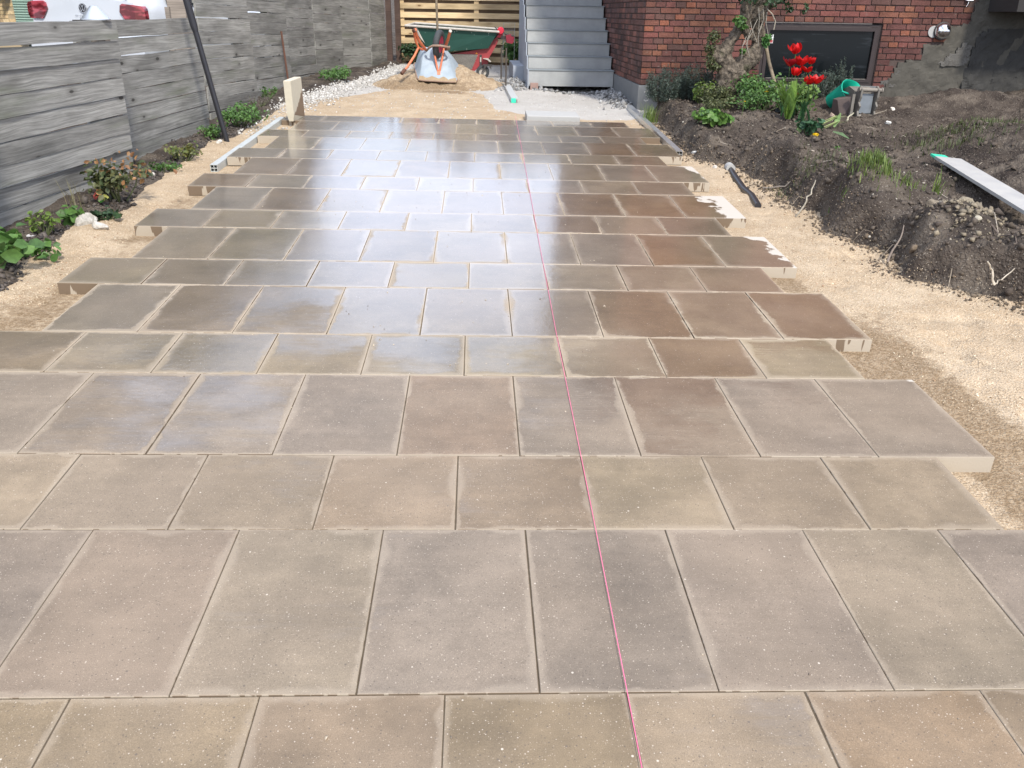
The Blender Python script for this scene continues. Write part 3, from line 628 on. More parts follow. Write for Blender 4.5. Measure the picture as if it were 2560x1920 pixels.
# ------------------------------------------------------------------ house
house = empty('brick_house', HO, G, label='red brick house with a basement window behind the garden bed', cat='house')
BW, BH = .108, .0547; CH = .0667
WX0, WX1, WZ0, WZ1 = 1.447, 2.887, .030, CH * 11
def in_patch(x, z):
    e = [(3.05, -.05), (3.10, .20), (3.18, .32), (3.42, .33), (3.44, .50), (3.66, .515), (3.69, .71), (3.93, .75), (3.96, .9), (4.05, 1.2)]
    xe = np.interp(z, [p[1] for p in e], [p[0] for p in e]); return x > xe
bcols = []
for i in range(14):
    t = lr.random(); base = [(.142, .055, .040), (.122, .049, .038), (.158, .060, .040), (.100, .043, .037), (.132, .052, .039), (.185, .070, .040)][i % 6]
    bcols.append([c * lr.uniform(.93, 1.07) for c in base])
def brick_mesh(L, col, seed):
    r = random.Random(seed); b = MB(); j = lambda: r.gauss(0, .0014)
    vs = [(0 + j(), -.009 + r.gauss(0, .0015), j()), (L + j(), -.009 + r.gauss(0, .0015), j()), (L + j(), -.009 + r.gauss(0, .0015), BH + j()), (j(), -.009 + r.gauss(0, .0015), BH + j())]
    vs += [(0, .02, 0), (L, .02, 0), (L, .02, BH), (0, .02, BH)]
    b.add(vs, [(0, 1, 2, 3), (0, 4, 5, 1), (1, 5, 6, 2), (2, 6, 7, 3), (3, 7, 4, 0)], col=col); return b.mesh('brick', M_BRICK, cols=True)
BM = {}
items = []
for k in range(0, 18):
    z = k * CH + .006; x = 0.0; spans = []
    if k % 2: 
        while x < 4.6: spans.append((x, BW)); x += .12
    else:
        spans.append((0, .168)); x = .18
        if k % 4 == 2: spans.append((x, BW)); x += .12
        while x < 4.6: spans.append((x, .228)); x += .24
    for x, L in spans:
        if z > WZ0 - .03 and z < WZ1 - .01:
            if x + L > WX0 and x < WX1:
                if x < WX0 - .03: L = WX0 - x - .004
                elif x + L > WX1 + .03: L = x + L - WX1 - .004; x = WX1 + .004
                else: continue
        if in_patch(x + L * .5, z + .03): continue
        items.append((x, z, L, k))
items.sort(key=lambda t: (t[1] > 1.02, abs(t[0] - 1.6) + abs(t[1] - .5)))
rest = MB()
for i, (x, z, L, k) in enumerate(items):
    shade = 1.0
    ci = lr.randrange(14)
    if i < 298:
        key = (round(L, 3), ci)
        if key not in BM: BM[key] = brick_mesh(L, bcols[ci], ci * 7 + int(L * 1000))
        link('brick', BM[key], house, (x, 0, z))
    else: rest.box(x, x + L, -.009, .02, z, z + BH, col=bcols[ci])
# left side of the house, sooty bricks in small courses
for k in range(0, 18):
    z = k * CH + .006; y = .012
    while y < 4.6:
        L = .108 if k % 2 else .228
        q = lr.uniform(.5, 1.5); c = [(.125, .055, .043), (.10, .05, .042), (.15, .06, .043)][lr.randrange(3)]
        rest.box(-.006, .02, y, y + L, z, z + BH, col=[v * q for v in c]); y += L + .012
rest.build('brickwork', M_BRICK, house, cols=True, kind='stuff')
b = MB(); T = .30
b.box(0.003, WX0, .004, T, .0, 1.22); b.box(WX1, 9.5, .004, T, -.6, 1.22); b.box(WX0, WX1, .004, T, WZ1, 1.22); b.box(WX0, WX1, .004, T, -.6, WZ0 - .02)
b.box(.003, T, T, 4.8, 0, 1.22); b.build('wall', M_MORTAR, house)
# storeys above, out of the picture
def upper_brick():
    m, nt, b = new_mat('upper_brickwork'); v = coords(nt)
    sp = nd(nt, 'ShaderNodeSeparateXYZ', {0: v}); vv = nd(nt, 'ShaderNodeCombineXYZ', {0: mth(nt, 'ADD', sp.outputs[0], sp.outputs[1]), 1: sp.outputs[2], 2: 0.0}).outputs[0]
    bt = nd(nt, 'ShaderNodeTexBrick', {'Vector': vv, 'Color1': (.30, .085, .05, 1), 'Color2': (.22, .065, .045, 1), 'Mortar': (.13, .10, .08, 1), 'Scale': 1.0, 'Mortar Size': .012, 'Brick Width': .24, 'Row Height': .0667})
    nt.links.new(bt.outputs['Color'], b.inputs['Base Color']); b.inputs['Roughness'].default_value = .9; return m
MU = upper_brick()
b = MB(); b.box(.003, 9.5, -.003, 9, 1.222, 6.4); b.build('upper_wall', MU, house)
b = MB(); b.prism([(-.3, 6.4), (4.75, 9.2), (9.8, 6.4)], 'y', -.25, 9.3); b.build('roof', M_LEDGE, house)
# plinth
b = MB(); b.prism([(-.005, -.5), (2.99, -.5), (2.99, -.001), (-.005, -.001)], 'y', -.022, .003); b.box(-.022, -.0052, -.022, 2.75, -.5, -.001); b.box(WX0 - .05, WX1 + .08, -.03, -.0225, -.5, .0)
b.build('plinth', M_PLINTH, house)
# painted 3
b = MB(); pts = [(-.028, .045), (-.010, .060), (.016, .055), (.024, .035), (.010, .012), (-.006, .006), (.014, .0), (.028, -.022), (.020, -.048), (-.006, -.058), (-.028, -.046)]
for i in range(len(pts) - 1):
    a = Vector((pts[i][0], 0, pts[i][1])); c = Vector((pts[i + 1][0], 0, pts[i + 1][1])); d = (c - a).normalized(); nrm = Vector((-d.z, 0, d.x)) * .0065; a = a - d * .004; c = c + d * .004
    q = [a + nrm, a - nrm, c - nrm, c + nrm]; yy = -i * .0001; b.add([(p.x, yy, p.z) for p in q] + [(p.x, .002, p.z) for p in q], [(0, 1, 2, 3), (0, 4, 5, 1), (1, 5, 6, 2), (2, 6, 7, 3), (3, 7, 4, 0)])
b.build('painted_number', M_LOOSE, house, loc=(.085, -.0245, -.125), label='white painted number 3')
# render patch over the lower right part of the wall
def patch(name, poly, y, mat, seed, amp=.02):
    # polygon filled as a grid with a rough surface and crumbling outline
    r = 46; xs_ = [p[0] for p in poly]; zs_ = [p[1] for p in poly]; x0, x1, z0, z1 = min(xs_), max(xs_), min(zs_), max(zs_)
    st = .03; nx = int((x1 - x0) / st) + 1; nz = int((z1 - z0) / st) + 1; vs = []; idx = {}
    def inside(x, z):
        c = False; n = len(poly)
        for i in range(n):
            (xa, za), (xb, zb) = poly[i], poly[(i + 1) % n]
            if (za > z) != (zb > z) and x < (xb - xa) * (z - za) / (zb - za) + xa: c = not c
        return c
    fs = []
    X, Z = np.meshgrid(x0 + st * np.arange(nx + 1), z0 + st * np.arange(nz + 1)); N = fbm(X * 9, Z * 9, seed, 4) * amp * 2
    JX = fbm(X * 31, Z * 31, seed + 3, 2) * .04; JZ = fbm(X * 31, Z * 31, seed + 7, 2) * .04
    def vi(i, j):
        if (i, j) not in idx: idx[(i, j)] = len(vs); vs.append((X[j, i] + JX[j, i], y + N[j, i], Z[j, i] + JZ[j, i]))
        return idx[(i, j)]
    for j in range(nz):
        for i in range(nx):
            if inside(x0 + st * (i + .5), z0 + st * (j + .5)): fs.append((vi(i, j), vi(i + 1, j), vi(i + 1, j + 1), vi(i, j + 1)))
    nb = len(vs)
    edges = {}
    for f in fs:
        for a, c in zip(f, f[1:] + f[:1]): edges[(a, c)] = edges.get((a, c), 0) + 1
    back = {}
    def bi(i):
        if i not in back: back[i] = len(vs); vs.append((vs[i][0], .005, vs[i][2]))
        return back[i]
    for (a, c) in list(edges):
        if (c, a) not in edges: fs.append((a, bi(a), bi(c), c))
    return mesh_obj(name, vs, fs, mat, house, smooth=False)
patch('render_coat', [(2.98, -.3), (3.0, -.02), (3.10, .15), (3.18, .31), (3.42, .325), (3.44, .50), (3.66, .515), (3.69, .71), (3.93, .745), (3.96, .9), (4.05, 1.22), (7.5, 1.22), (7.5, -.3)], -.018, M_RENDER, 70)
patch('render_crumbs', [(3.62, .30), (3.72, .28), (3.95, .27), (4.03, .33), (4.02, .48), (3.92, .55), (3.85, .46), (3.74, .37)], -.030, simple('lime_crumbs', (.26, .24, .21), .95, .5, 40, bmp=1.0, col2=(.09, .085, .075)), 90, .03)
patch('render_crumbs', [(2.98, .04), (3.10, .03), (3.22, .06), (3.26, .20), (3.17, .22), (3.12, .12), (3.0, .09)], -.020, bpy.data.materials['lime_crumbs'], 95, .02)
patch('dark_coat', [(4.00, -.2), (4.02, .40), (4.08, .62), (4.2, .70), (7.4, .66), (7.4, -.2)], -.034, simple('black_render', (.028, .027, .026), .95, .4, 9, bmp=.5, col2=(.06, .057, .05)), 99, .03)  # nearly black second coat on the right part of the wall
b = MB(); b.prism([(4.12, .885), (9, .83), (9, 1.5), (4.10, 1.5)], 'y', -.62, -.037); b.build('balcony', M_LEDGE, house)
# window
win = empty('window', (0, 0, 0)); win.parent = house; b = MB()
def fr(b, x0, x1, z0, z1, w, y0, y1):
    b.box(x0, x1, y0, y1, z1 - w, z1); b.box(x0, x1, y0, y1, z0, z0 + w); b.box(x0, x0 + w, y0, y1, z0 + w, z1 - w); b.box(x1 - w, x1, y0, y1, z0 + w, z1 - w)
fr(b, WX0 + .001, WX1 - .001, WZ0 - .002, WZ1 - .012, .035, .02, .10); b.build('frame', M_WINF, win)
b = MB(); fr(b, WX0 + .038, WX1 - .038, WZ0 + .035, WZ1 - .049, .040, .010, .085); b.build('sash', M_WINF, win)
b = MB(); b.box(WX0 + .0785, WX1 - .0785, .04, .05, WZ0 + .0755, WZ1 - .0895); b.build('pane', M_PANE, win)
b = MB(); b.box(WX0 + .1, WX1 - .1, .004, .034, WZ0 + .068, WZ0 + .0765); b.build('glazing_bead', M_BUCKET, win)
b = MB(); b.box(WX0 - .03, WX1 + .04, -.05, .018, WZ0 - .04, WZ0 - .004); b.build('sill', M_PLINTH, win)
# sticker on the pane
root = empty('alarm_sticker', HL(1.555, .0385, .545), G, label='small white and red sticker in the corner of the basement window', cat='sticker')
b = MB(); b.box(-.03, .03, 0, .001, -.048, .048); b.build('paper', M_WHITE, root)
b = MB(); b.box(-.026, .026, -.0012, -.0002, -.043, -.010); b.build('red_field', M_RED, root)
b = MB()
for sx in (-1, 1):
    b.lathe([(.0, 0), (.008, 0), (.008, .001), (0, .001)], TR((sx * .012, -.0003, .028), (R(90), 0, 0)), 12)
b.box(-.006, .006, -.0012, -.0002, .026, .031); b.box(-.022, .022, -.0012, -.0002, .002, .007); b.build('symbol', M_DARK, root)
# round wall lamp and box with cable
root = empty('wall_lamp', HL(3.615, -.012, .665), G, label='round chrome bulkhead lamp on the brick wall right of the window', cat='lamp')
b = MB(); b.lathe([(.0, .0), (.098, .0), (.104, .012), (.100, .03), (.0, .031)], TR((0, 0, 0), (R(90), 0, 0)), 32); b.build('back_plate', M_DARK, root, smooth=True)
b = MB(); b.lathe([(.0, .112), (.03, .108), (.06, .094), (.083, .068), (.094, .032), (.094, .028)], TR((0, 0, 0), (R(90), 0, 0)), 32); b.build('dome', M_CHROME, root, smooth=True)
b = MB(); b.lathe([(.0, .0)] + [(.055 + .018 * math.sin(k * 2.1), 0.0) for k in range(1)] + [(.066, .0), (.066, .008), (0, .008)], TR((-.10, -.002, -.01), (R(90), 0, 0)), 16); b.build('filler', M_LOOSE, root)
root = empty('junction_box', HL(3.868, -.03, 1.02), G, label='small white box with a hanging cable on the wall above the lamp', cat='box')
b = MB(); b.box(-.04, .04, -.02, .012, -.02, .06, ch=.004); b.build('case', M_WHITE, root)
b = MB(); b.tube([(-.005, -.006, -.02), (-.012, -.008, -.05), (-.022, .0, -.085)], .003, 6); b.build('cable', M_WHITE, root)

# ------------------------------------------------------------------ stairs
st = empty('concrete_stairs', HL(-.62, 1.95, -.2), G, label='grey concrete stairs beside the sooty side of the house', cat='stairs')
def SL(x, y, z): return (x + .62, y - 1.95, z + .2)
NS = 9
for k in range(NS):
    z1 = .046 + .1708 * k; z0 = (-.175 if k == 0 else .046 + .1708 * (k - 1)); y0 = 1.95 + .27 * k
    b = MB(); a = SL(-1.245 + .004 * k, y0, z0 + (0 if k == 0 else .0005)); c = SL(-.03, y0 + .30, z1 - .012)
    b.box(a[0], c[0], a[1], c[1], a[2], c[2]); b.build('riser', M_STAIR, st)
    b = MB(); a = SL(-1.245 + .004 * k, y0 - .012, z1 - .0115); c = SL(-.018, y0 + .2695 - .012, z1); b.box(a[0], c[0], a[1], c[1], a[2], c[2], ch=.004); b.build('tread', M_TREAD, st)
b = MB(); prof = [(1.955, -.26)]
for k in range(NS): y0 = 1.955 + .27 * k; z1 = .046 + .1708 * k - .003; prof += [(y0, z1), (y0 + .27, z1)]
prof += [(1.95 + .27 * NS, 1.57), (4.75, 1.57), (4.75, -.6)]
prof = [(SL(0, p[0], 0)[1], SL(0, 0, p[1])[2]) for p in prof]
b.prism(prof, 'x', SL(-1.262, 0, 0)[0], SL(-1.2465, 0, 0)[0]); b.build('string_wall', M_STAIRSIDE, st)
b = MB(); a = SL(-1.245, 1.95 + .27 * NS + .001, -.4); c = SL(-.02, 4.745, 1.58); b.box(a[0], c[0], a[1], c[1], a[2], c[2]); b.build('landing', M_STAIR, st)
b = MB(); a = SL(-1.42, 3.1, -.35); c = SL(-1.2625, 4.7, .03); b.box(a[0], c[0], a[1], c[1], a[2], c[2]); b.build('footing', M_STAIRSIDE, st)
b = MB(); b.box(0, .112, 0, .05, 0, .115, ch=.003); o = b.build('loose_brick', simple('dusty_pink_brick', (.33, .22, .185), .9, .2, 14, bmp=.3)); o.location = HL(-1.225, 1.885, -.245); o.rotation_euler = G.to_euler(); tag(o, 'dusty pink brick wedged under the bottom step of the stairs', 'brick')

# ------------------------------------------------------------------ stones, chips
def chip_geo(n, pos, size, cols, seed=1, flat=.6):
    r = np.random.default_rng(seed)
    base = np.array([(1, 0, 0), (-1, 0, 0), (0, 1, 0), (0, -1, 0), (0, 0, 1), (0, 0, -1)], float)
    tri = np.array([(0, 2, 4), (2, 1, 4), (1, 3, 4), (3, 0, 4), (2, 0, 5), (1, 2, 5), (3, 1, 5), (0, 3, 5)])
    V = base[None] * r.uniform(.55, 1.15, (n, 6, 1)) + r.normal(0, .18, (n, 6, 3)); V[:, :, 2] *= flat
    q = r.normal(size=(n, 4)); q /= np.linalg.norm(q, axis=1)[:, None]; q[:, 1:3] *= .45; q /= np.linalg.norm(q, axis=1)[:, None]
    w, x, y, z = q.T
    Rm = np.stack([1 - 2 * (y * y + z * z), 2 * (x * y - z * w), 2 * (x * z + y * w), 2 * (x * y + z * w), 1 - 2 * (x * x + z * z), 2 * (y * z - x * w), 2 * (x * z - y * w), 2 * (y * z + x * w), 1 - 2 * (x * x + y * y)], -1).reshape(n, 3, 3)
    V = np.einsum('nij,nkj->nki', Rm, V) * size[:, None, None] + pos[:, None, :]
    F = (tri[None] + (np.arange(n) * 6)[:, None, None]).reshape(-1, 3)
    return V.reshape(-1, 3), F, np.repeat(cols, 6, axis=0)
def fast_mesh(name, V, F, mat, cols=None, smooth=False):
    k = F.shape[1]; me = bpy.data.meshes.new(name); me.vertices.add(len(V)); me.vertices.foreach_set('co', V.astype(np.float32).ravel())
    me.loops.add(F.size); me.loops.foreach_set('vertex_index', F.ravel().astype(np.int32)); me.polygons.add(len(F))
    me.polygons.foreach_set('loop_start', np.arange(0, F.size, k, dtype=np.int32)); me.polygons.foreach_set('loop_total', np.full(len(F), k, np.int32))
    if smooth: me.polygons.foreach_set('use_smooth', np.ones(len(F), bool))
    me.update(calc_edges=True); me.materials.append(mat)
    if cols is not None: put_cols(me, cols)
    return me
def scatter(name, n, xy, size, col, label, seed, mat=M_CHIP, lift=.2, flat=.6, cat=None):
    x, y = xy; z = terrain(x, y)[0] + size * lift; V, F, c = chip_geo(len(x), np.stack([x, y, z], 1), size, col, seed, flat)
    return link(name, fast_mesh(name, V, F, mat, c), label=label, kind='stuff')
def cvar(n, a, b, r): t = r.random((n, 1)); q = r.uniform(.8, 1.15, (n, 1)); return np.clip((np.array(a) * (1 - t) + np.array(b) * t) * q, 0, .9)
# white crushed stone ridge along the far end of the fence
n = 3600; r = np.random.default_rng(5); t = r.random(n); yy = 8.3 + t * 8.2; off = r.gamma(2.0, .085, n)
xx = ip(yy, XLp) + .03 + off * r.choice([1, 1, 1, -.25], n)
sz = r.uniform(.008, .022, n) * (1 + (yy > 10.5) * .35)
keep = r.random(n) < np.where(yy < 10, .30, 1); xx, yy, sz = xx[keep], yy[keep], sz[keep]; m_ = len(xx)
scatter('crushed_stone', m_, (xx, yy), sz, cvar(m_, (.58, .56, .52), (.34, .32, .29), r), 'white crushed stone along the foot of the grey fence', 6)
# gravel before the stairs
n = 3400; xx = r.uniform(-1.6, 2.0, n); yy = r.uniform(9.6, 16.5, n); d = ((xx > 1.75) | (yy > 12.4) | (r.random(n) < .35)); xx, yy = xx[d], yy[d]; m_ = len(xx)
scatter('gravel', m_, (xx, yy), r.gamma(3, .0022, m_) + .003, cvar(m_, (.62, .60, .56), (.40, .38, .35), r), 'pale gravel spread before the stairs', 8)
# rubble beside stairs and house foot
n = 1100; a_ = r.random(n) < .5; xx = np.where(a_, r.normal(.58, .12, n), r.normal(1.9, .11, n)); yy = np.where(a_, r.uniform(12.3, 14.2, n), r.uniform(10.7, 12.7, n))
e_ = r.random(n) < .25; xx = np.where(e_, r.uniform(.8, 2.0, n), xx); yy = np.where(e_, r.normal(12.42, .09, n), yy)
scatter('rubble', n, (xx, yy), r.gamma(3, .0065, n) + .006, cvar(n, (.36, .36, .35), (.12, .115, .11), r), 'grey rubble heaped along the foot of stairs and house', 9)
# coarse grains lying on the sand
def band(n, seed):
    r = np.random.default_rng(seed); y = r.uniform(1.2, 10, n); s = r.random(n) < .34
    xr = ip(y, XRp); xl = ip(y, XLp)
    x = np.where(s, r.uniform(xl, -2.05), r.uniform(1.84, np.maximum(xr + .1, 1.9))); return x, y, r
x, y, r = band(30000, 12)
keep = r.random(len(x)) < np.clip(1.6 - y * .17, .15, 1); x, y = x[keep], y[keep]
dens = fbm(x * 3, y * 3, 77, 3); k2 = dens > -.12; x, y = x[k2], y[k2]; m_ = len(x)
cc = np.where((r.random(m_) < .25)[:, None], cvar(m_, (.30, .20, .12), (.42, .28, .18), r), cvar(m_, (.66, .55, .40), (.50, .39, .26), r))
scatter('sand_grains', m_, (x, y), r.gamma(3, .00075, m_) + .0010, cc, 'coarse grains scattered on the sand strips', 13)
n = 2600; r = np.random.default_rng(44); x = r.uniform(-1.9, 1.75, n); y = .9 + r.random(n) ** 1.4 * 7; kk = fbm(x * 1.1, y * 1.1, 45, 4) > .03; x, y = x[kk], y[kk]; m_ = len(x); z = np.interp(y, bounds, ZK) + .0006
V, F, cc_ = chip_geo(m_, np.stack([x, y, z], 1), r.gamma(2, .0008, m_) + .0006, cvar(m_, (.55, .46, .34), (.12, .09, .07), r), 46, .6)
link('grit', fast_mesh('grit', V, F, M_CHIP, cc_), label='fine loose grit strewn over the wet slabs', kind='stuff')
# soil clods
n = 6500; r = np.random.default_rng(15); y = r.uniform(3.0, 10.6, n); x = ip(y, XRp) + r.gamma(1.6, .75, n) - .02; k2 = x < 7; x, y = x[k2], y[k2]; m_ = len(x)
scatter('soil_clods', m_, (x, y), r.gamma(2.2, .0045, m_) + .003, cvar(m_, (.055, .042, .033), (.12, .095, .072), r), 'dark crumbs and clods on the dug soil', 16, lift=.3, flat=.8)
n = 3200; y = r.uniform(3.4, 10.0, n); x = ip(y, XRp) + r.normal(-.02, .07, n); scatter('spilled_crumbs', n, (x, y), r.gamma(2.0, .0028, n) + .0018, cvar(n, (.07, .054, .04), (.20, .15, .10), r), 'dark crumbs spilled from the soil edge onto the sand', 27, lift=.3, flat=.8)
n = 1500; y = r.uniform(3.6, 9.2, n); x = ip(y, XLp) - r.gamma(1.5, .07, n); scatter('soil_crumbs', n, (x, y), r.gamma(2.2, .004, n) + .003, cvar(n, (.04, .036, .034), (.12, .10, .085), r), 'dark crumbs under the grey fence', 17, lift=.3, flat=.8)
n = 320; y = r.uniform(3.4, 10.3, n); x = ip(y, XRp) + r.gamma(1.4, .7, n); k2 = x < 7; x, y = x[k2], y[k2]; m_ = len(x)
scatter('pebbles', m_, (x, y), r.gamma(2, .0028, m_) + .003, cvar(m_, (.48, .44, .37), (.25, .215, .17), r), 'small pale pebbles lying in the dug soil', 18, lift=.4)
# single stones one can point to
def stone(x, y, s, label, col=(.52, .48, .40), sq=(1, 1, .6), seed=0, group=None, name='stone'):
    r = np.random.default_rng(seed + 100); import bmesh as bm_
    bm = bm_.new(); bm_.ops.create_icosphere(bm, subdivisions=3, radius=1.0)
    V = np.array([v.co[:] for v in bm.verts]); dirs = r.normal(size=(9, 3)); dirs /= np.linalg.norm(dirs, axis=1)[:, None]
    for d_ in dirs: h_ = V @ d_; c_ = r.uniform(.55, .85); V = V - np.clip(h_ - c_, 0, 9)[:, None] * d_[None]
    V += r.normal(0, .012, V.shape)
    for v, c_ in zip(bm.verts, V): v.co = c_
    me = bpy.data.meshes.new(name); bm.to_mesh(me); bm.free(); me.materials.append(M_CHIP); put_cols(me, np.tile(np.array(col), (len(me.vertices), 1)))
    o = bpy.data.objects.new(name, me); C.objects.link(o); o.scale = (s * sq[0], s * sq[1], s * sq[2]); o.location = (x, y, H(x, y) + s * sq[2] * .35); o.rotation_euler = (r.uniform(-.3, .3), r.uniform(-.3, .3), r.uniform(0, 6)); return tag(o, label, 'stone', group)
stone(-2.385, 5.12, .085, 'large flat chalky stone at the foot of the grey fence', (.36, .335, .29), (1.1, .62, .5), 1)
stone(-2.30, 5.06, .045, 'small angular white stone leaning on the chalky stone', (.46, .44, .39), (1, .5, .9), 2)
stone(-2.255, 5.02, .05, 'pointed white stone right of the chalky stone', (.46, .43, .38), (1, .5, .7), 3)
stone(-2.56, 4.80, .028, 'small white stone under the lowest fence board by the weeds', (.52, .51, .50), (1, .8, .6), 4)
stone(-2.43, 6.42, .032, 'pale square stone between the rose bush and the red leafed weed', (.55, .50, .44), (1, .8, .8), 5)
stone(-2.32, 7.86, .035, 'white stone chip at the foot of the black pole', (.52, .50, .45), (1, .5, .6), 6)
stone(2.08, 7.23, .022, 'white stone where the sand meets the soil above the black pipe', (.52, .50, .46), (1, .8, .9), 7)
stone(2.04, 7.82, .035, 'pale broken stone beside the end of the right rail', (.55, .53, .48), (1, .7, .6), 8)
stone(3.88, 9.28, .05, 'tan bark-like stone just left of the excavator bucket', (.34, .26, .20), (1.2, .5, .4), 9)
stone(4.21, 8.66, .035, 'bright white stone in the soil in front of the excavator bucket', (.60, .59, .54), (1, .8, .7), 10)
stone(4.58, 9.39, .04, 'cream stone in the soil right of the excavator bucket', (.62, .56, .48), (1, .6, .6), 11)
stone(3.24, 7.05, .030, 'greenish grey stone behind the yellow dandelion', (.24, .23, .19), (1, .8, .7), 12)
stone(6.15, 10.0, .030, 'white stone on the crest of the soil mound by the wall', (.50, .48, .43), (1, .7, .7), 13)
for i, (x, y, s_, lab) in enumerate([(2.72, 4.80, .046, 'grey rounded clay lump at the upper left of the pale clay heap'), (2.87, 4.74, .050, 'largest clay lump in the middle of the pale clay heap'), (2.82, 4.50, .030, 'whitish broken stone at the near foot of the pale clay heap'),
        (3.00, 4.66, .036, 'tan clay lump at the right of the pale clay heap'), (2.92, 4.90, .032, 'small clay lump at the top of the pale clay heap'), (3.12, 4.36, .030, 'clay lump lowest on the bank right of the clay heap')]):
    stone(x, y, s_, lab, [(.20, .165, .12), (.22, .185, .13), (.38, .34, .26)][i % 3], (1, .8, .75), 30 + i, None, 'clay_lump')
n = 420; r = np.random.default_rng(31); x = r.normal(2.87, .13, n); y = r.normal(4.68, .15, n)
scatter('clay_crumbs', n, (x, y), r.gamma(2.5, .0038, n) + .003, cvar(n, (.25, .205, .14), (.15, .125, .09), r), 'pale clay crumbs heaped left of the long straightedge', 32, lift=.4, flat=.8)

# ------------------------------------------------------------------ plants
def leaf_set(pos, nrm, size, cols, seed=0, asp=.6, fold=.25):
    """leaves as folded diamonds of six points; pos, nrm, size, cols are arrays"""
    r = np.random.default_rng(seed); n = len(pos); nrm = nrm / np.linalg.norm(nrm, axis=1)[:, None]
    t = r.normal(size=(n, 3)); t -= (t * nrm).sum(1)[:, None] * nrm; t /= np.linalg.norm(t, axis=1)[:, None]; s = np.cross(nrm, t)
    P = [(-1, 0, 0), (-.25, asp, fold), (.45, asp * .8, fold * .8), (1, 0, -.15), (.45, -asp * .8, fold * .8), (-.25, -asp, fold), (.1, 0, -.08)]
    V = np.stack([pos + size[:, None] * .5 * (p[0] * t + p[1] * s + p[2] * nrm) for p in P], 1)
    tri = np.array([(0, 1, 6), (1, 2, 6), (2, 3, 6), (3, 4, 6), (4, 5, 6), (5, 0, 6)]); F = (tri[None] + (np.arange(n) * 7)[:, None, None]).reshape(-1, 3)
    return V.reshape(-1, 3), F, np.repeat(cols, 7, axis=0)
def blob_leaves(n, blobs, size, ca, cb, seed, upb=.6, asp=.6, shell=.5):
    r = np.random.default_rng(seed); w = np.array([b[3] * b[4] * b[5] for b in blobs]) ** .7; k = r.choice(len(blobs), n, p=w / w.sum()); B = np.array(blobs)[k]
    d = r.normal(size=(n, 3)); d /= np.linalg.norm(d, axis=1)[:, None]; rad = r.random(n) ** shell * (1 + .15 * r.normal(size=n))
    pos = B[:, :3] + d * B[:, 3:6] * rad[:, None]; nr = d * .6 + r.normal(size=(n, 3)) * .5 + np.array([0, -.2, upb])
    return leaf_set(pos, nr, r.uniform(.6, 1.25, n) * size, cvar(n, ca, cb, r), seed, asp)
def merge(sets):
    V, F, Cc, o = [], [], [], 0
    for v, f, c in sets: V.append(v); F.append(f + o); Cc.append(c); o += len(v)
    return np.concatenate(V), np.concatenate(F), np.concatenate(Cc)
def foliage(name, sets, parent, mat=M_LEAF): v, f, c = merge(sets); return link(name, fast_mesh(name, v, f, mat, c), parent)
def stems(paths, rad, mat, name, parent, col=(.1, .12, .05), n=5):
    b = MB()
    for p in paths: b.tube(p, [rad * (1 - .6 * i / (len(p) - 1)) for i in range(len(p))], n, col=col)
    return b.build(name, mat, parent, cols=True, smooth=True)
GRN = [(.055, .12, .03), (.10, .20, .045)]; DGR = [(.022, .05, .022), (.05, .095, .035)]; YGR = [(.10, .17, .03), (.20, .27, .06)]; OLV = [(.06, .075, .03), (.12, .13, .05)]; ROS = [(.050, .080, .060), (.13, .165, .13)]

def bush(name, loc, w, d, h, n, size, ca, cb, label, cat, seed, asp=.6, group=None, nst=12):
    x, y = loc; z = H(x, y) - .01; root = empty(name, (x, y, z), label=label, cat=cat, group=group); r = random.Random(seed); blobs = []; ps = []
    for i in range(nst):
        a = r.uniform(0, 6.28); q = r.random() ** .5; bx = math.cos(a) * q * w * .45; by = math.sin(a) * q * d * .45; hz = h * r.uniform(.45, .92)
        blobs.append((bx, by, hz * .75, w * .27, d * .27, h * .26)); ps.append([(bx * .3, by * .3, 0), (bx * .8, by * .8, hz * .4), (bx * 1.05, by * 1.05, hz * .9)])
    stems(ps, .004 + h * .008, M_LEAF, 'stem', root); foliage('foliage', [blob_leaves(n, blobs, size, ca, cb, seed, asp=asp)], root); return root
# weeds along the grey fence
bush('weed', (-2.47, 4.16), .34, .50, .20, 170, .085, *GRN, 'leafy green weed with large lobed leaves at the left picture edge', 'weed', 1, .75)
bush('weed', (-2.42, 4.45), .26, .26, .12, 90, .05, *GRN, 'low green weed beside the large lobed weed under the fence', 'weed', 2, .7)
bush('weed', (-2.53, 4.90), .14, .14, .16, 60, .038, *YGR, 'small bright green seedling right under the lowest fence board', 'weed', 3, .6)
bush('weed', (-2.47, 5.14), .14, .14, .13, 28, .07, *GRN, 'broad leafed weed with dry grass stalks left of the chalky stone', 'weed', 4, .7)
bush('weed', (-2.30, 5.22), .18, .14, .09, 60, .042, *DGR, 'dark round leafed weed right of the chalky stone', 'weed', 5, .8)
rb = bush('rose_bush', (-2.36, 5.62), .36, .36, .30, 330, .045, (.05, .075, .03), (.13, .13, .05), 'small rose bush with green and bronze leaves before the grey fence', 'bush', 6, .65)
r_ = np.random.default_rng(3); pos = r_.normal(size=(60, 3)) * (.10, .10, .05) + (.05, 0, .22); v, f, c = leaf_set(pos, r_.normal(size=(60, 3)) + (0, -.4, .6), r_.uniform(.025, .05, 60), cvar(60, (.26, .12, .05), (.34, .2, .09), r_), 4); link('bronze_leaves', fast_mesh('bronze_leaves', v, f, M_LEAF, c), rb)
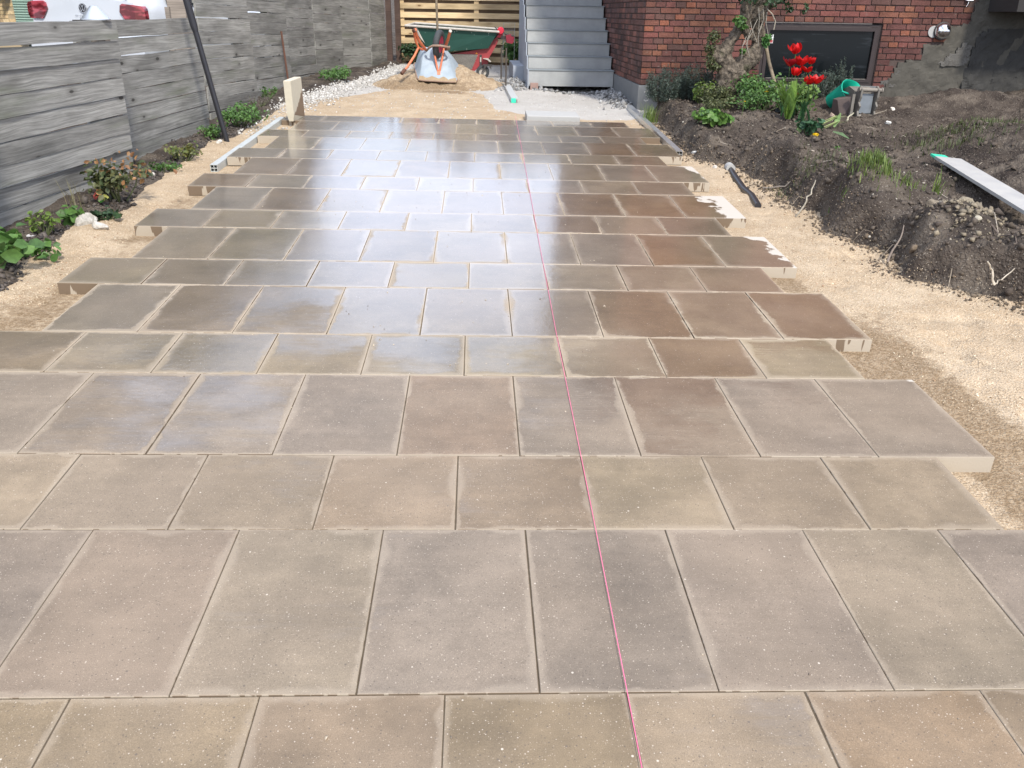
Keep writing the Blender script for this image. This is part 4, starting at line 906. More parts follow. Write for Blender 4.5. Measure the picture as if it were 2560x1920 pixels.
pos = np.array([(-.08, -.14, .08), (-.10, -.12, .06), (-.06, -.15, .10), (-.05, -.16, .05), (-.02, -.17, .07)]); v, f, c = leaf_set(pos, np.array([(0, -1, .5)] * 5, float), np.array([.045, .04, .05, .045, .05]), np.array([(.62, .12, .09), (.55, .10, .08), (.62, .30, .10), (.12, .35, .06), (.30, .30, .07)]), 8, .8); link('coloured_leaves', fast_mesh('coloured_leaves', v, f, M_LEAF, c), rb)
bush('weed', (-2.40, 6.62), .22, .2, .11, 110, .032, *GRN, 'low green weed right behind the rose bush under the fence', 'weed', 7, .5)
bush('weed', (-2.37, 7.02), .26, .28, .17, 150, .036, (.07, .12, .03), (.17, .16, .05), 'reddish green weed at the end of the second fence panel', 'weed', 8, .6)
bush('weed', (-2.42, 8.05), .22, .34, .17, 260, .030, *GRN, 'dense green weed behind the foot of the black pole', 'weed', 9, .6)
bush('weed', (-2.33, 8.72), .42, .62, .25, 700, .032, *GRN, 'largest green weed patch right of the black pole', 'weed', 10, .6)
bush('weed', (-2.46, 10.55), .16, .2, .16, 90, .035, *GRN, 'single green weed by the fence just left of the upright slab', 'weed', 11, .6)
bush('weed', (-2.02, 12.75), .34, 1.0, .22, 600, .040, *GRN, 'green weed patch at the fence left of the sand heap', 'weed', 12, .6)
for i, (x, w_, lab) in enumerate(((-1.15, .8, 'green growth below the yellow fence left of the wheelbarrow'), (.75, .55, 'green bush below the yellow fence beside the stairs'), (-.3, .9, 'green growth behind the green tub below the yellow fence'))):
    bush('weed', (x, 17.2 if i != 1 else 16.6), w_, .4, .45 if i != 1 else .6, 900, .07, *DGR if i == 0 else GRN, lab, 'weed', 14 + i, .7)
# dry brown bank below the fence
bush('dry_plant', (-2.42, 9.85), .30, .9, .14, 420, .022, (.10, .08, .07), (.19, .16, .14), 'dry brown ground plants on the bank left of the upright slab', 'plant', 19, .25)

def grass_tuft(name, x, y, w, d, h, n, label, seed, col=((.09, .145, .032), (.20, .26, .065)), blade=.0035):
    r = np.random.default_rng(seed); px = r.normal(0, w * .3, n); py = r.normal(0, d * .3, n); z = terrain(x + px, y + py)[0]
    ang = r.uniform(0, 6.28, n); ln = h * r.uniform(.5, 1.1, n); bend = ln * r.uniform(.1, .7, n); dx, dy = np.cos(ang), np.sin(ang); bw = blade * r.uniform(.6, 1.2, n)
    V = []
    for t, wd in ((0, 1), (.5, .8), (.85, .4), (1, 0)):
        bx = px + dx * bend * t * t; by = py + dy * bend * t * t; bz = z + ln * t * (1 - .25 * t * bend / ln)
        V.append(np.stack([bx - dy * bw * wd, by + dx * bw * wd, bz], 1)); 
        if wd: V.append(np.stack([bx + dy * bw * wd, by - dx * bw * wd, bz], 1))
    V = np.stack(V, 1); z0 = float(z.mean()); V[:, :, 2] -= z0
    tri = np.array([(0, 1, 3), (0, 3, 2), (2, 3, 5), (2, 5, 4), (4, 5, 6)]); F = (tri[None] + (np.arange(n) * 7)[:, None, None]).reshape(-1, 3)
    o = link(name, fast_mesh(name, V.reshape(-1, 3), F, M_LEAF, np.repeat(cvar(n, *col, r), 7, axis=0)), loc=(x, y, z0)); return tag(o, label, kind='stuff') if name == 'grass' else tag(o, label, 'grass tuft')
grass_tuft('grass_tuft', 2.68, 5.52, .30, .22, .10, 380, 'thick grass tuft on top of the cut soil clod beside the sand', 1)
grass_tuft('grass_tuft', 3.02, 5.72, .16, .16, .08, 60, 'thin grass between the thick tuft and the tall blades', 2)
grass_tuft('grass_tuft', 3.12, 5.50, .05, .05, .21, 18, 'tall bright grass blades just below the tip of the long straightedge', 3, blade=.005)
grass_tuft('grass', 5.05, 8.2, .55, .4, .09, 420, 'grass patch on the soil near the right picture edge', 4, ((.06, .09, .025), (.13, .17, .05)))
grass_tuft('grass', 4.2, 7.4, .7, .9, .07, 500, 'sparse mossy grass on the bank right of the long straightedge', 5, ((.05, .07, .02), (.10, .12, .04)))
grass_tuft('grass', 2.55, 6.35, .5, .5, .05, 260, 'thin mossy grass on the dark soil right of the black pipe', 6, ((.05, .06, .02), (.09, .10, .04)))
grass_tuft('grass_tuft', 1.98, 9.75, .14, .22, .22, 120, 'grass at the house corner below the painted number', 7)
grass_tuft('grass_tuft', -2.47, 5.24, .08, .08, .30, 16, 'dry thin grass stalks rising before the lowest fence board', 8, ((.16, .15, .07), (.25, .22, .12)), .0025)
# rosemary-like shrubs before the house
def rosemary(x, y, w, d, h, n, label, seed, ca=ROS[0], cb=ROS[1]):
    z = H(x, y) - .01; root = empty('rosemary_shrub', (x, y, z), label=label, cat='shrub'); r = np.random.default_rng(seed); P = []; ps = []
    for i in range(n):
        a = r.uniform(0, 6.28); q = r.random() ** .5; bx, by = math.cos(a) * q * w * .5, math.sin(a) * q * d * .5; hh = h * r.uniform(.55, 1.05) * (1 - .25 * q); lx, ly = bx * r.uniform(.1, .5), by * .3
        ps.append([(bx * .7, by * .7, 0), (bx, by, hh * .5), (bx + lx * .4, by + ly * .4, hh)])
        m = int(40 * hh / .3) + 6; t = r.uniform(.15, 1.02, m); P.append(np.stack([bx + lx * .4 * t, by + ly * .4 * t, hh * t], 1) + r.normal(0, .010, (m, 3)))
    P = np.concatenate(P); m = len(P); stems(ps, .003, M_LEAF, 'stem', root, (.08, .07, .05), 4)
    v, f, c = leaf_set(P, r.normal(size=(m, 3)) + (0, -.2, .2), r.uniform(.018, .034, m), cvar(m, ca, cb, r), seed, .22); link('needles', fast_mesh('needles', v, f, M_LEAF, c), root); return root
rosemary(2.20, 9.95, .46, .34, .40, 130, 'grey green rosemary shrub at the house corner', 1)
rosemary(2.54, 9.98, .50, .36, .44, 150, 'darker rosemary shrub between the house corner and the tree trunk', 2)
rosemary(4.05, 10.25, .40, .26, .36, 80, 'spiky rosemary shrub below the middle of the basement window', 3)
rosemary(4.33, 10.3, .28, .22, .44, 50, 'taller rosemary shrub with pointed shoots at the right of the window', 4)
rosemary(3.08, 10.25, .24, .22, .34, 22, 'sparse rosemary shoots at the left corner of the window', 5)
# undergrowth
bush('leafy_shrub', (2.98, 9.15), .46, .5, .42, 1100, .040, *GRN, 'leafy green undergrowth right of the tree trunk', 'shrub', 31, .6, nst=18)
bush('leafy_shrub', (3.28, 8.95), .46, .5, .40, 900, .048, (.07, .14, .03), (.16, .25, .06), 'yellow green undergrowth below the red tulips', 'shrub', 32, .65, nst=16)
bush('leafy_shrub', (2.66, 9.2), .22, .3, .30, 420, .032, *OLV, 'olive shoots at the foot of the tree trunk', 'shrub', 33, .5)
bush('leafy_shrub', (2.52, 9.55), .2, .2, .34, 260, .05, *YGR, 'light green leaves left of the tree trunk base', 'shrub', 36, .5)
bush('leafy_shrub', (2.50, 9.05), .34, .3, .36, 420, .034, *OLV, 'tangled olive growth climbing left of the tree trunk foot', 'shrub', 39, .5)
bush('leafy_shrub', (2.86, 8.62), .5, .4, .24, 620, .032, *GRN, 'low mixed greenery between the trunk and the fern', 'shrub', 40, .55, nst=16)
bush('strawberry_plant', (2.28, 8.22), .34, .34, .16, 120, .085, (.07, .16, .03), (.16, .28, .06), 'broad bright green leaves drooping over the soil edge', 'plant', 34, .8)
bush('leafy_shrub', (2.38, 8.55), .3, .3, .20, 300, .026, *OLV, 'small leafed tangle behind the broad bright leaves', 'shrub', 37, .5)
bush('clover_plant', (3.10, 7.86), .22, .22, .17, 90, .055, (.03, .085, .04), (.06, .14, .06), 'dark green round leafed plant right of the fern', 'plant', 35, .85)
# fern
root = empty('fern', (2.98, 8.15, H(2.98, 8.15)), label='bright green fern with upright fronds before the tree', cat='fern'); r = np.random.default_rng(4)
for i in range(15):
    a = r.uniform(0, 6.28); sp = r.uniform(.05, .19); hh = r.uniform(.26, .42); dx, dy = math.cos(a), math.sin(a) * .6; V = []; F = []; cols = []; colr = cvar(1, (.12, .22, .04), (.20, .32, .06), r)[0]
    for j in range(26):
        t = .08 + .92 * j / 25; cx, cy, cz = dx * sp * t ** 1.6, dy * sp * t ** 1.6, hh * t * (1 - .12 * t); ln = .05 * math.sin(math.pi * min(1, t * .9 + .08)) + .004
        sx, sy = -dy, dx; nn_ = math.hypot(sx, sy) + 1e-6; sx /= nn_; sy /= nn_
        for s in (-1, 1):
            b0 = len(V); V += [(cx, cy, cz), (cx + s * sx * ln * .5, cy + s * sy * ln * .5, cz + .014), (cx + s * sx * ln, cy + s * sy * ln, cz + .006), (cx + s * sx * ln * .5, cy + s * sy * ln * .5, cz - .004)]; F.append((b0, b0 + 1, b0 + 2, b0 + 3))
        if j: 
            b0 = len(V); t2 = .08 + .92 * (j - 1) / 25; V += [(cx - .0015, cy, cz), (cx + .0015, cy, cz), (dx * sp * t2 ** 1.6 + .0015, dy * sp * t2 ** 1.6, hh * t2 * (1 - .12 * t2)), (dx * sp * t2 ** 1.6 - .0015, dy * sp * t2 ** 1.6, hh * t2 * (1 - .12 * t2))]; F.append((b0, b0 + 1, b0 + 2, b0 + 3))
    mesh_obj('frond', V, F, M_LEAF, root, cols=np.tile(colr, (len(V), 1)))
# tulips
def petal(b, M, L, w, open_, col, seed):
    r = random.Random(seed); vs = []; fs = []; nu, nv = 5, 6
    for j in range(nv + 1):
        t = j / nv; wd = w * math.sin(math.pi * min(1, .10 + .80 * t ** .9)) ** .8 * (1 if t < .92 else .55); out = .012 + open_ * L * (t ** 1.4) * .7 + .30 * L * math.sin(math.pi * t * .8); zz = L * t * (1 - .28 * open_)
        for i in range(nu + 1): s = -1 + 2 * i / nu; vs.append((s * wd, -(out - (s * s) * wd * .35) , zz + r.gauss(0, .0012) - s * s * .004))
    for j in range(nv):
        for i in range(nu): a = j * (nu + 1) + i; fs.append((a, a + 1, a + nu + 2, a + nu + 1))
    b.add(vs, fs, M, col)
tul = [(3.08, 8.5, .855, .085, .30, 'topmost and largest red tulip before the window', 0), (3.047, 8.52, .735, .080, .8, 'dark red tulip at the left of the cluster below the topmost', 1), (3.159, 8.5, .750, .082, .55, 'bright red tulip in the middle of the cluster', 2), (3.248, 8.5, .745, .055, .35, 'small red tulip at the right of the cluster', 3),
       (3.10, 8.46, .650, .065, .25, 'red tulip hanging low below the dark red one', 4), (3.20, 8.45, .680, .062, .9, 'red tulip seen from below under the bright middle one', 5), (3.243, 8.45, .570, .068, .8, 'left one of the two wide open tulips at lower right', 6), (3.312, 8.45, .585, .078, 1.0, 'wide open tulip with pale centre, the rightmost of the red ones', 7), (3.108, 8.45, .44, .042, .5, 'small dark red tulip low above the fern', 8)]
r = random.Random(5)
for x, y, z, L, op, lab, i in tul:
    gz = H(x, y); root = empty('tulip', (x, y, gz), label=lab, cat='tulip', group='red tulips before the basement window'); L *= 1.18; hz = z - gz - L * .5
    lean = r.uniform(-.03, .03); b = MB(); b.tube([(lean * 2 - .02, .02, 0), (lean * 1.2, .01, hz * .5), (0, 0, hz)], .0035, 6, col=(.09, .17, .05)); b.build('stem', M_LEAF, root, cols=True, smooth=True)
    for k in range(6):
        b = MB(); colr = (.60, .010, .010) if i not in (1, 8) else (.32, .008, .014); q = r.uniform(.75, 1.1)
        petal(b, TR((0, 0, hz), (r.gauss(0, .18), r.gauss(0, .18), k * math.pi / 3 + r.gauss(0, .12))) , L * r.uniform(.9, 1.08), L * .40, op * r.uniform(.7, 1.25), tuple(c * q for c in colr), i * 10 + k); b.build('petal', M_PETAL, root, cols=True, smooth=True)
    if op > .7: b = MB(); b.lathe([(.0, .0), (.008, .002), (.006, .02), (0, .024)], TR((0, 0, hz)), 8, col=(.75, .7, .45)); b.build('pistil', M_PETAL, root, cols=True)
    for k in range(2):
        a = r.uniform(0, 6.28); b = MB(); vs = []; fs = []
        for j in range(6): t = j / 5; wd = .016 * math.sin(math.pi * (.12 + .88 * t)) + .001; cx, cy, cz = math.cos(a) * .12 * t * t, math.sin(a) * .12 * t * t, .28 * t * (1 - .2 * t); vs += [(cx - math.sin(a) * wd, cy + math.cos(a) * wd, cz), (cx + math.sin(a) * wd, cy - math.cos(a) * wd, cz)]
        for j in range(5): fs.append((2 * j, 2 * j + 1, 2 * j + 3, 2 * j + 2))
        b.add(vs, fs, None, (.06, .15, .06)); b.build('leaf', M_LEAF, root, cols=True)
# dandelions
def dandelion(x, y, h_, s, lab):
    z = H(x, y); root = empty('dandelion', (x, y, z), label=lab, cat='flower'); b = MB(); b.tube([(0, 0, 0), (.01, 0, h_)], .002, 5, col=(.12, .2, .05)); b.build('stem', M_LEAF, root, cols=True)
    r = np.random.default_rng(int(x * 100)); n = 60; d = r.normal(size=(n, 3)); d[:, 2] = np.abs(d[:, 2]); d /= np.linalg.norm(d, axis=1)[:, None]
    v, f, c = leaf_set(np.array([.01, 0, h_]) + d * s * (1, 1, .5), d, np.full(n, s * .8), np.tile((.80, .55, .01), (n, 1)), 3, .3); link('flower_head', fast_mesh('flower_head', v, f, M_PETAL, c), root)
dandelion(2.80, 6.98, .04, .024, 'yellow dandelion low on the soil above the black pipe'); dandelion(2.96, 8.85, .22, .020, 'yellow dandelion in the undergrowth right of the tree trunk'); dandelion(2.58, 8.3, .13, .008, 'tiny yellow bud at the soil edge')
bush('weed', (2.95, 6.98), .18, .12, .05, 60, .03, *GRN, 'low green leaves right of the yellow dandelion', 'weed', 41, .4)
# cut stalks
root = empty('cut_stalks', (3.35, 8.2, H(3.35, 8.2)), label='pale green cut leaf stalks lying on the soil right of the fern', cat='leaf stalks')
r = random.Random(9)
for k in range(7):
    a = R(36 + r.uniform(-8, 8)); L = r.uniform(.34, .48); oy = r.uniform(-.05, .05); b = MB(); z0 = .03 + .01 * k
    p0 = Vector((0, oy, z0)); p1 = p0 + Vector((math.cos(a) * L, math.sin(a) * L, r.uniform(-.0, .04))); s = Vector((-math.sin(a), math.cos(a), 0)) * .010
    mid = (p0 + p1) / 2 + Vector((0, 0, .03)); b.add([p0 - s * .5, p0 + s * .5, mid + s, mid - s, p1], [(0, 1, 2, 3), (3, 2, 4)], None, [(.34, .42, .16), (.14, .24, .06), (.42, .46, .22)][k % 3]); b.build('stalk', M_LEAF, root, cols=True)
def blade(name, pts, w, col, lab, cat='leaf'):
    x, y, z = pts[0];
    b = MB(); P = [Vector(p) - Vector(pts[0]) for p in pts]; n = len(P); vs = []
    for i, p in enumerate(P): d = (P[min(i + 1, n - 1)] - P[max(i - 1, 0)]); s = d.cross(Vector((0, -.6, 1))).normalized() * w * math.sin(math.pi * (.12 + .83 * i / (n - 1))); vs += [p - s, p + s]
    b.add(vs, [(2 * i, 2 * i + 1, 2 * i + 3, 2 * i + 2) for i in range(n - 1)], None, col); o = b.build(name, M_LEAF, cols=True, loc=pts[0]); return tag(o, lab, cat)
blade('fallen_leaf', [(3.20, 8.1, .23), (3.05, 7.95, .20), (2.98, 7.85, .17), (2.96, 7.76, .12)], .028, (.30, .42, .16), 'pale folded leaf hanging left of the dark round leafed plant')
blade('fallen_leaf', [(3.50, 8.28, .16), (3.53, 8.3, .23), (3.55, 8.3, .29)], .026, (.22, .34, .12), 'pointed green leaf standing behind the cut stalks')
blade('fallen_leaf', [(2.80, 8.0, .07), (2.80, 8.0, .15), (2.825, 8.0, .20)], .010, (.50, .48, .12), 'yellow withered blade at the soil edge left of the fern')
blade('fallen_leaf', [(3.36, 7.95, .17), (3.42, 7.9, .16), (3.47, 7.82, .13)], .024, (.12, .19, .09), 'dull green leaf lying below the cut stalks')
# roots and twigs
def root_line(pts, rad, col, lab, name='root', cat='root'):
    P = [Vector(p) for p in pts]; base = P[0].copy(); b = MB(); pts2 = []
    for i in range(len(P) - 1):
        for t in (0, .34, .67): pts2.append(P[i].lerp(P[i + 1], t) - base + Vector((random.gauss(0, rad), random.gauss(0, rad), random.gauss(0, rad * .5))))
    pts2.append(P[-1] - base); b.tube(pts2, [rad * (1.15 - .7 * i / len(pts2)) for i in range(len(pts2))], 6, col=col); return tag(b.build(name, M_CHIP, cols=True, smooth=True, loc=base), lab, cat)
hz = lambda x, y, o=.008: (x, y, H(x, y) + o)
root_line([hz(2.25, 5.66), (2.30, 5.66, .06), (2.35, 5.72, .13), (2.37, 5.74, .19)], .006, (.36, .32, .25), 'pale curved root sticking out of the dark soil below the black pipe')
root_line([hz(2.42, 4.62, .01), (2.50, 4.70, .05), (2.58, 4.82, .13)], .006, (.20, .16, .13), 'thin dark root leaning on the cut clod')
root_line([(2.72, 4.06, .03), (2.70, 4.06, .10), (2.655, 4.05, .155)], .006, (.48, .42, .33), 'left prong of the pale forked twig near the right picture edge', 'twig', 'twig')
root_line([(2.72, 4.06, .03), (2.76, 4.05, .06), (2.81, 4.05, .12)], .004, (.48, .42, .33), 'right prong of the pale forked twig near the right picture edge', 'twig', 'twig')
root_line([hz(2.86, 4.60), hz(2.93, 4.42), hz(2.92, 4.28), hz(2.86, 4.12)], .005, (.13, .10, .08), 'long dark root winding down the bank below the clay heap')
root_line([hz(2.30, 6.55), hz(2.42, 6.40), hz(2.55, 6.33), hz(2.68, 6.25)], .006, (.26, .22, .18), 'long brown root across the dark soil beside the black pipe')
root_line([hz(2.62, 6.55), hz(2.75, 6.58), hz(2.9, 6.62)], .005, (.33, .28, .23), 'short pale root on the smooth soil above the thick grass tuft')
root_line([(2.72, 8.02, .14), (2.70, 7.98, .08), (2.68, 7.95, .03)], .008, (.66, .60, .48), 'pale snapped root below the fern on the soil edge')
root_line([(4.22, 9.15, .13), (4.32, 9.2, .17), (4.43, 9.2, .21)], .006, (.26, .22, .17), 'bare twig in front of the excavator bucket', 'twig', 'twig')
root_line([(3.80, 8.7, .16), (3.86, 8.78, .20), (3.92, 8.85, .22)], .008, (.42, .39, .28), 'pale stalk end standing right of the cut stalks', 'twig', 'twig')
b = MB()
for i in range(90):
    x = random.uniform(2.2, 4.6); y = random.uniform(4.0, 9.0); x = max(x, float(ip(y, XRp)) + .08); a = random.uniform(0, 6.28); L = random.uniform(.04, .14)
    b.tube([hz(x, y), (x + math.cos(a) * L * .5, y + math.sin(a) * L * .5, H(x, y) + .02), hz(x + math.cos(a) * L, y + math.sin(a) * L)], .0022, 4, col=random.choice([(.30, .25, .19), (.16, .13, .10), (.44, .38, .30)]))
tag(b.build('root_litter', M_CHIP, cols=True), 'fine roots and straws littering the dug garden soil', kind='stuff')

# ------------------------------------------------------------------ gnarled tree
def gnarl(paths, vox, amp, seed, name, parent, mat):
    b = MB()
    for pts, rs in paths: b.tube(pts, rs, 18)
    me = b.mesh('tmp', mat); o = link('tmp', me); md = o.modifiers.new('r', 'REMESH'); md.mode = 'VOXEL'; md.voxel_size = vox
    dg = bpy.context.evaluated_depsgraph_get(); ev = o.evaluated_get(dg); m2 = bpy.data.meshes.new_from_object(ev); bpy.data.objects.remove(o)
    nv = len(m2.vertices); co = np.zeros(nv * 3, np.float32); no = np.zeros(nv * 3, np.float32); m2.vertices.foreach_get('co', co); m2.vertices.foreach_get('normal', no); co = co.reshape(-1, 3); no = no.reshape(-1, 3)
    d = fbm(co[:, 0] * 11 + co[:, 1] * 7, co[:, 2] * 7, seed, 5, .6) * amp * 2 + np.abs(fbm(co[:, 0] * 30 + co[:, 1] * 30, co[:, 2] * 9, seed + 9, 4, .6)) * amp * 1.6 + fbm(co[:, 0] * 5 - co[:, 1] * 4, co[:, 2] * 5 + 3, seed + 5, 3) * amp * 2.2
    co = co + no * d[:, None]; m2.vertices.foreach_set('co', co.ravel()); m2.polygons.foreach_set('use_smooth', np.ones(len(m2.polygons), bool)); m2.update()
    m2.materials.clear(); m2.materials.append(mat); m2.name = name
    return link(name, m2, parent)
tree = empty('gnarled_tree', (2.76, 9.5, .08), label='old gnarled pruned tree trunk with ivy before the brick wall', cat='tree')
gnarl([([(.00, 0, -.08), (-.005, 0, .12), (-.01, 0, .24), (.005, 0, .36), (.02, 0, .46)], [.15, .118, .122, .138, .150]),
       ([(.0, 0, .44), (-.06, .01, .53), (-.10, .0, .63), (-.06, -.01, .74), (.02, -.01, .85), (.035, 0, .90)], [.125, .095, .078, .066, .055, .035]),
       ([(-.07, .02, .52), (-.15, .02, .60), (-.185, .02, .70)], [.07, .06, .035]),
       ([(.03, 0, .44), (.14, .0, .54), (.225, .0, .65), (.262, .0, .76), (.225, .0, .88), (.20, 0, 1.0), (.22, .02, 1.15), (.24, .03, 1.6)], [.115, .085, .072, .060, .062, .085, .105, .09]),
       ([(.14, -.02, .78), (.10, -.03, .86), (.095, .0, .98), (.09, .0, 1.2)], [.035, .048, .055, .07]),
       ([(.25, -.01, .74), (.17, -.04, .80), (.12, -.03, .86)], [.04, .034, .035]),
       ([(.2, .0, 1.05), (.32, .0, 1.14), (.43, .02, 1.3)], [.06, .05, .04])], .0085, .034, 3, 'trunk', tree, M_BARK)
foliage('ivy', [blob_leaves(1500, [(.10, 0, 1.16, .14, .18, .10), (.28, -.02, 1.18, .18, .2, .10), (.46, 0, 1.20, .12, .12, .08), (-.1, 0, 1.4, .3, .3, .2), (.2, 0, 1.45, .35, .3, .25)], .045, *DGR, 51, asp=.7, shell=.4)], tree)
for sp_ in ((120, [(.0, -.10, .95, .07, .05, .055), (.045, -.10, .90, .04, .04, .04)], .05, *GRN, 52), (110, [(.325, -.08, .80, .055, .05, .045), (.31, -.08, .75, .03, .04, .04)], .05, (.05, .14, .03), (.09, .22, .05), 53),
            (420, [(-.24, -.06, .80, .07, .07, .07), (-.26, -.04, .69, .06, .07, .10), (-.25, -.04, .55, .055, .06, .08), (-.20, -.08, .50, .06, .06, .05)], .036, *OLV, 54), (50, [(.075, -.10, .66, .03, .03, .03)], .04, *GRN, 55), (45, [(.53, -.03, 1.08, .05, .05, .05)], .04, *DGR, 56), (30, [(.70, -.03, 1.08, .04, .04, .06)], .04, *DGR, 57)):
    foliage('ivy_sprig', [blob_leaves(*sp_)], tree)
b = MB()
for k in range(9): x0 = random.uniform(.08, .28); z0 = random.uniform(.8, 1.1); b.tube([(x0, -.12, z0), (x0 + random.gauss(0, .02), -.135, z0 - .1), (x0 + random.gauss(0, .03), -.12, z0 - .22)], .0035, 5, col=(.30, .27, .22))
b.tube([(.27, -.08, 1.08), (.33, -.10, 1.03), (.375, -.10, .96), (.37, -.1, .88)], .006, 6, col=(.32, .28, .22)); b.build('bare_twigs', M_CHIP, tree, cols=True)
# leaning spade handle
root = empty('spade', (3.212, 9.25, .38), label='wooden spade handle leaning from the undergrowth across the window', cat='spade')
b = MB(); b.tube([(0, 0, .0), (-.045, .25, .25), (-.13, .62, .78)], [.019, .019, .021], 12); b.build('handle', M_STAKE, root, smooth=True)
b = MB(); b.tube([(.0, .0, .02), (.03, -.10, -.07), (.05, -.14, -.16)], [.019, .014, .006], 8); b.build('socket', M_STEEL, root, smooth=True)
b = MB(); b.box(-.075, .075, -.004, .004, -.40, -.13); o = b.build('blade', M_STEEL, root); o.location = (.045, -.13, -.0); 

# ------------------------------------------------------------------ green bucket and excavator bucket
root = empty('green_bucket', (4.10, 9.62, .30), label='emerald green plastic bucket tipped on its side beside the excavator bucket', cat='bucket')
root.rotation_euler = Vector((.42, -.72, .55)).to_track_quat('Z', 'Y').to_euler()
b = MB(); n = 28; vs = []; fs = []
for j, (rr, z) in enumerate([(.0, -.16), (.095, -.16), (.105, -.10), (.120, .02), (.135, .10), (.146, .105), (.140, .112), (.128, .10), (.112, .0), (.088, -.145), (.0, -.148)]):
    for k in range(n):
        a = 2 * math.pi * k / n; sp = 1 + (.30 * max(0, math.cos(a - .3)) ** 6 if .09 < z < .2 and rr > .12 else 0); vs.append((rr * sp * math.cos(a), rr * sp * .92 * math.sin(a), z))
for j in range(10):
    for k in range(n): kk = (k + 1) % n; fs.append((j * n + k, j * n + kk, (j + 1) * n + kk, (j + 1) * n + k))
b.add(vs, fs); b.build('shell', M_EMER, root, smooth=True)
b = MB(); b.tube([(-.142, .0, .10), (-.13, -.05, .150), (-.06, -.09, .185), (.04, -.10, .185), (.11, -.06, .15), (.14, 0, .10)], .010, 8); b.build('handle', M_EMER, root, smooth=True)
M_PIN = simple('rubbed_steel', (.20, .175, .145), .7, .3, 14, bmp=.2)
ex = empty('excavator_bucket', (4.19, 9.22, .09), label='muddy steel excavator bucket standing on end in the soil below the window', cat='excavator bucket'); ex.rotation_euler = (R(-4), 0, R(4))
b = MB(); prof = [(.0, .0), (.02, .30), (.16, .34), (.30, .30), (.40, .16), (.36, .02), (.20, -.04)]
b.prism([(p[0], p[1]) for p in prof], 'x', -.10, .13, TR((0, .05, 0))); b.build('shell', M_BUCKET, ex)
b = MB(); b.add([(-.215, .06, -.01), (-.10, .045, -.01), (-.10, .045, .24), (-.215, .20, .20), (-.215, .3, -.01), (-.10, .3, -.01), (-.10, .3, .24), (-.215, .3, .2)], [(0, 1, 2, 3), (1, 5, 6, 2), (4, 0, 3, 7), (3, 2, 6, 7), (5, 4, 7, 6)]); b.build('side_wing', simple('dull_brown_steel', (.12, .09, .078), .8, .3, 12, bmp=.3), ex)
for sx, nm in ((-.075, 'ear'), (.115, 'ear')):
    b = MB(); prof = [(-.03, -.02), (-.045, .05), (-.02, .10), (-.055, .15), (-.02, .19), (-.045, .24), (-.05, .32), (0, .355), (.045, .32), (.06, -.02)]
    b.prism(prof, 'x', sx - .010, sx + .010, TR((0, 0, 0))); b.build(nm, M_BUCKET, ex)
b = MB(); b.tube([(-.10, -.015, .318), (.155, -.015, .312)], .022, 14); b.tube([(.152, -.015, .312), (.166, -.015, .312)], .030, 14); b.build('pin', M_PIN, ex, smooth=True)
b = MB(); b.tube([(-.08, -.015, .045), (.13, -.015, .042)], .020, 14); b.build('pin', M_PIN, ex, smooth=True)
b = MB(); b.box(-.060, .090, .01, .02, .075, .275); b.build('plate', M_STEEL, ex)
b = MB(); b.box(-.155, -.125, -.012, .02, -.01, .27); b.build('cutting_edge', M_BUCKET, ex)

# ------------------------------------------------------------------ sand heap
xg = np.linspace(-1.75, .75, 110); yg = np.linspace(11.7, 14.4, 90); X, Y = np.meshgrid(xg, yg); Zt = terrain(X, Y)[0]
peak = .36 * np.exp(-(((X + .55) / .50) ** 2 + ((Y - 13.30) / .52) ** 2) ** .85) + .10 * np.exp(-((X + 1.05) / .32) ** 2 - ((Y - 12.75) / .35) ** 2) + .16 * np.exp(-((X + .05) / .28) ** 2 - ((Y - 12.95) / .38) ** 2)
m_ = sst(0, .05, peak); Z = Zt - .03 + peak + m_ * (fbm(X * 9, Y * 9, 33, 5, .65) * .13 + fbm(X * 3, Y * 3, 31, 3) * .07 + .012)
co = np.stack([X, Y, Z], -1).reshape(-1, 3); nx = len(xg); i = np.arange(nx - 1)[None] + np.arange(len(yg) - 1)[:, None] * nx; f = np.stack([i, i + 1, i + 1 + nx, i + nx], -1).reshape(-1, 4)
me = fast_mesh('sand_heap', co, f, M_GROUND, smooth=True)
for nm, arr in (('soil', np.zeros(len(co))), ('gravel', np.zeros(len(co))), ('damp_mix', (.50 + gs(X, Y, -.5, 12.25, .40, .24, 1.0) + gs(X, Y, -1.05, 12.5, .25, .15, .55)).ravel())):  # even moist tone, then painted shadows before the barrow and by its leg
    a = me.attributes.new(nm, 'FLOAT', 'POINT'); a.data.foreach_set('value', arr.astype(np.float32))
tag(link('sand_heap', me), 'heap of tan sand under the upturned wheelbarrow', 'sand heap')

# ------------------------------------------------------------------ wheelbarrow, tipped over its nose, underside to the camera
wb = empty('wheelbarrow', (-.53, 12.6, .0), label='upturned wheelbarrow with galvanised tray and orange frame on the sand heap', cat='wheelbarrow')
def WL(p): return Vector(p) - wb.location
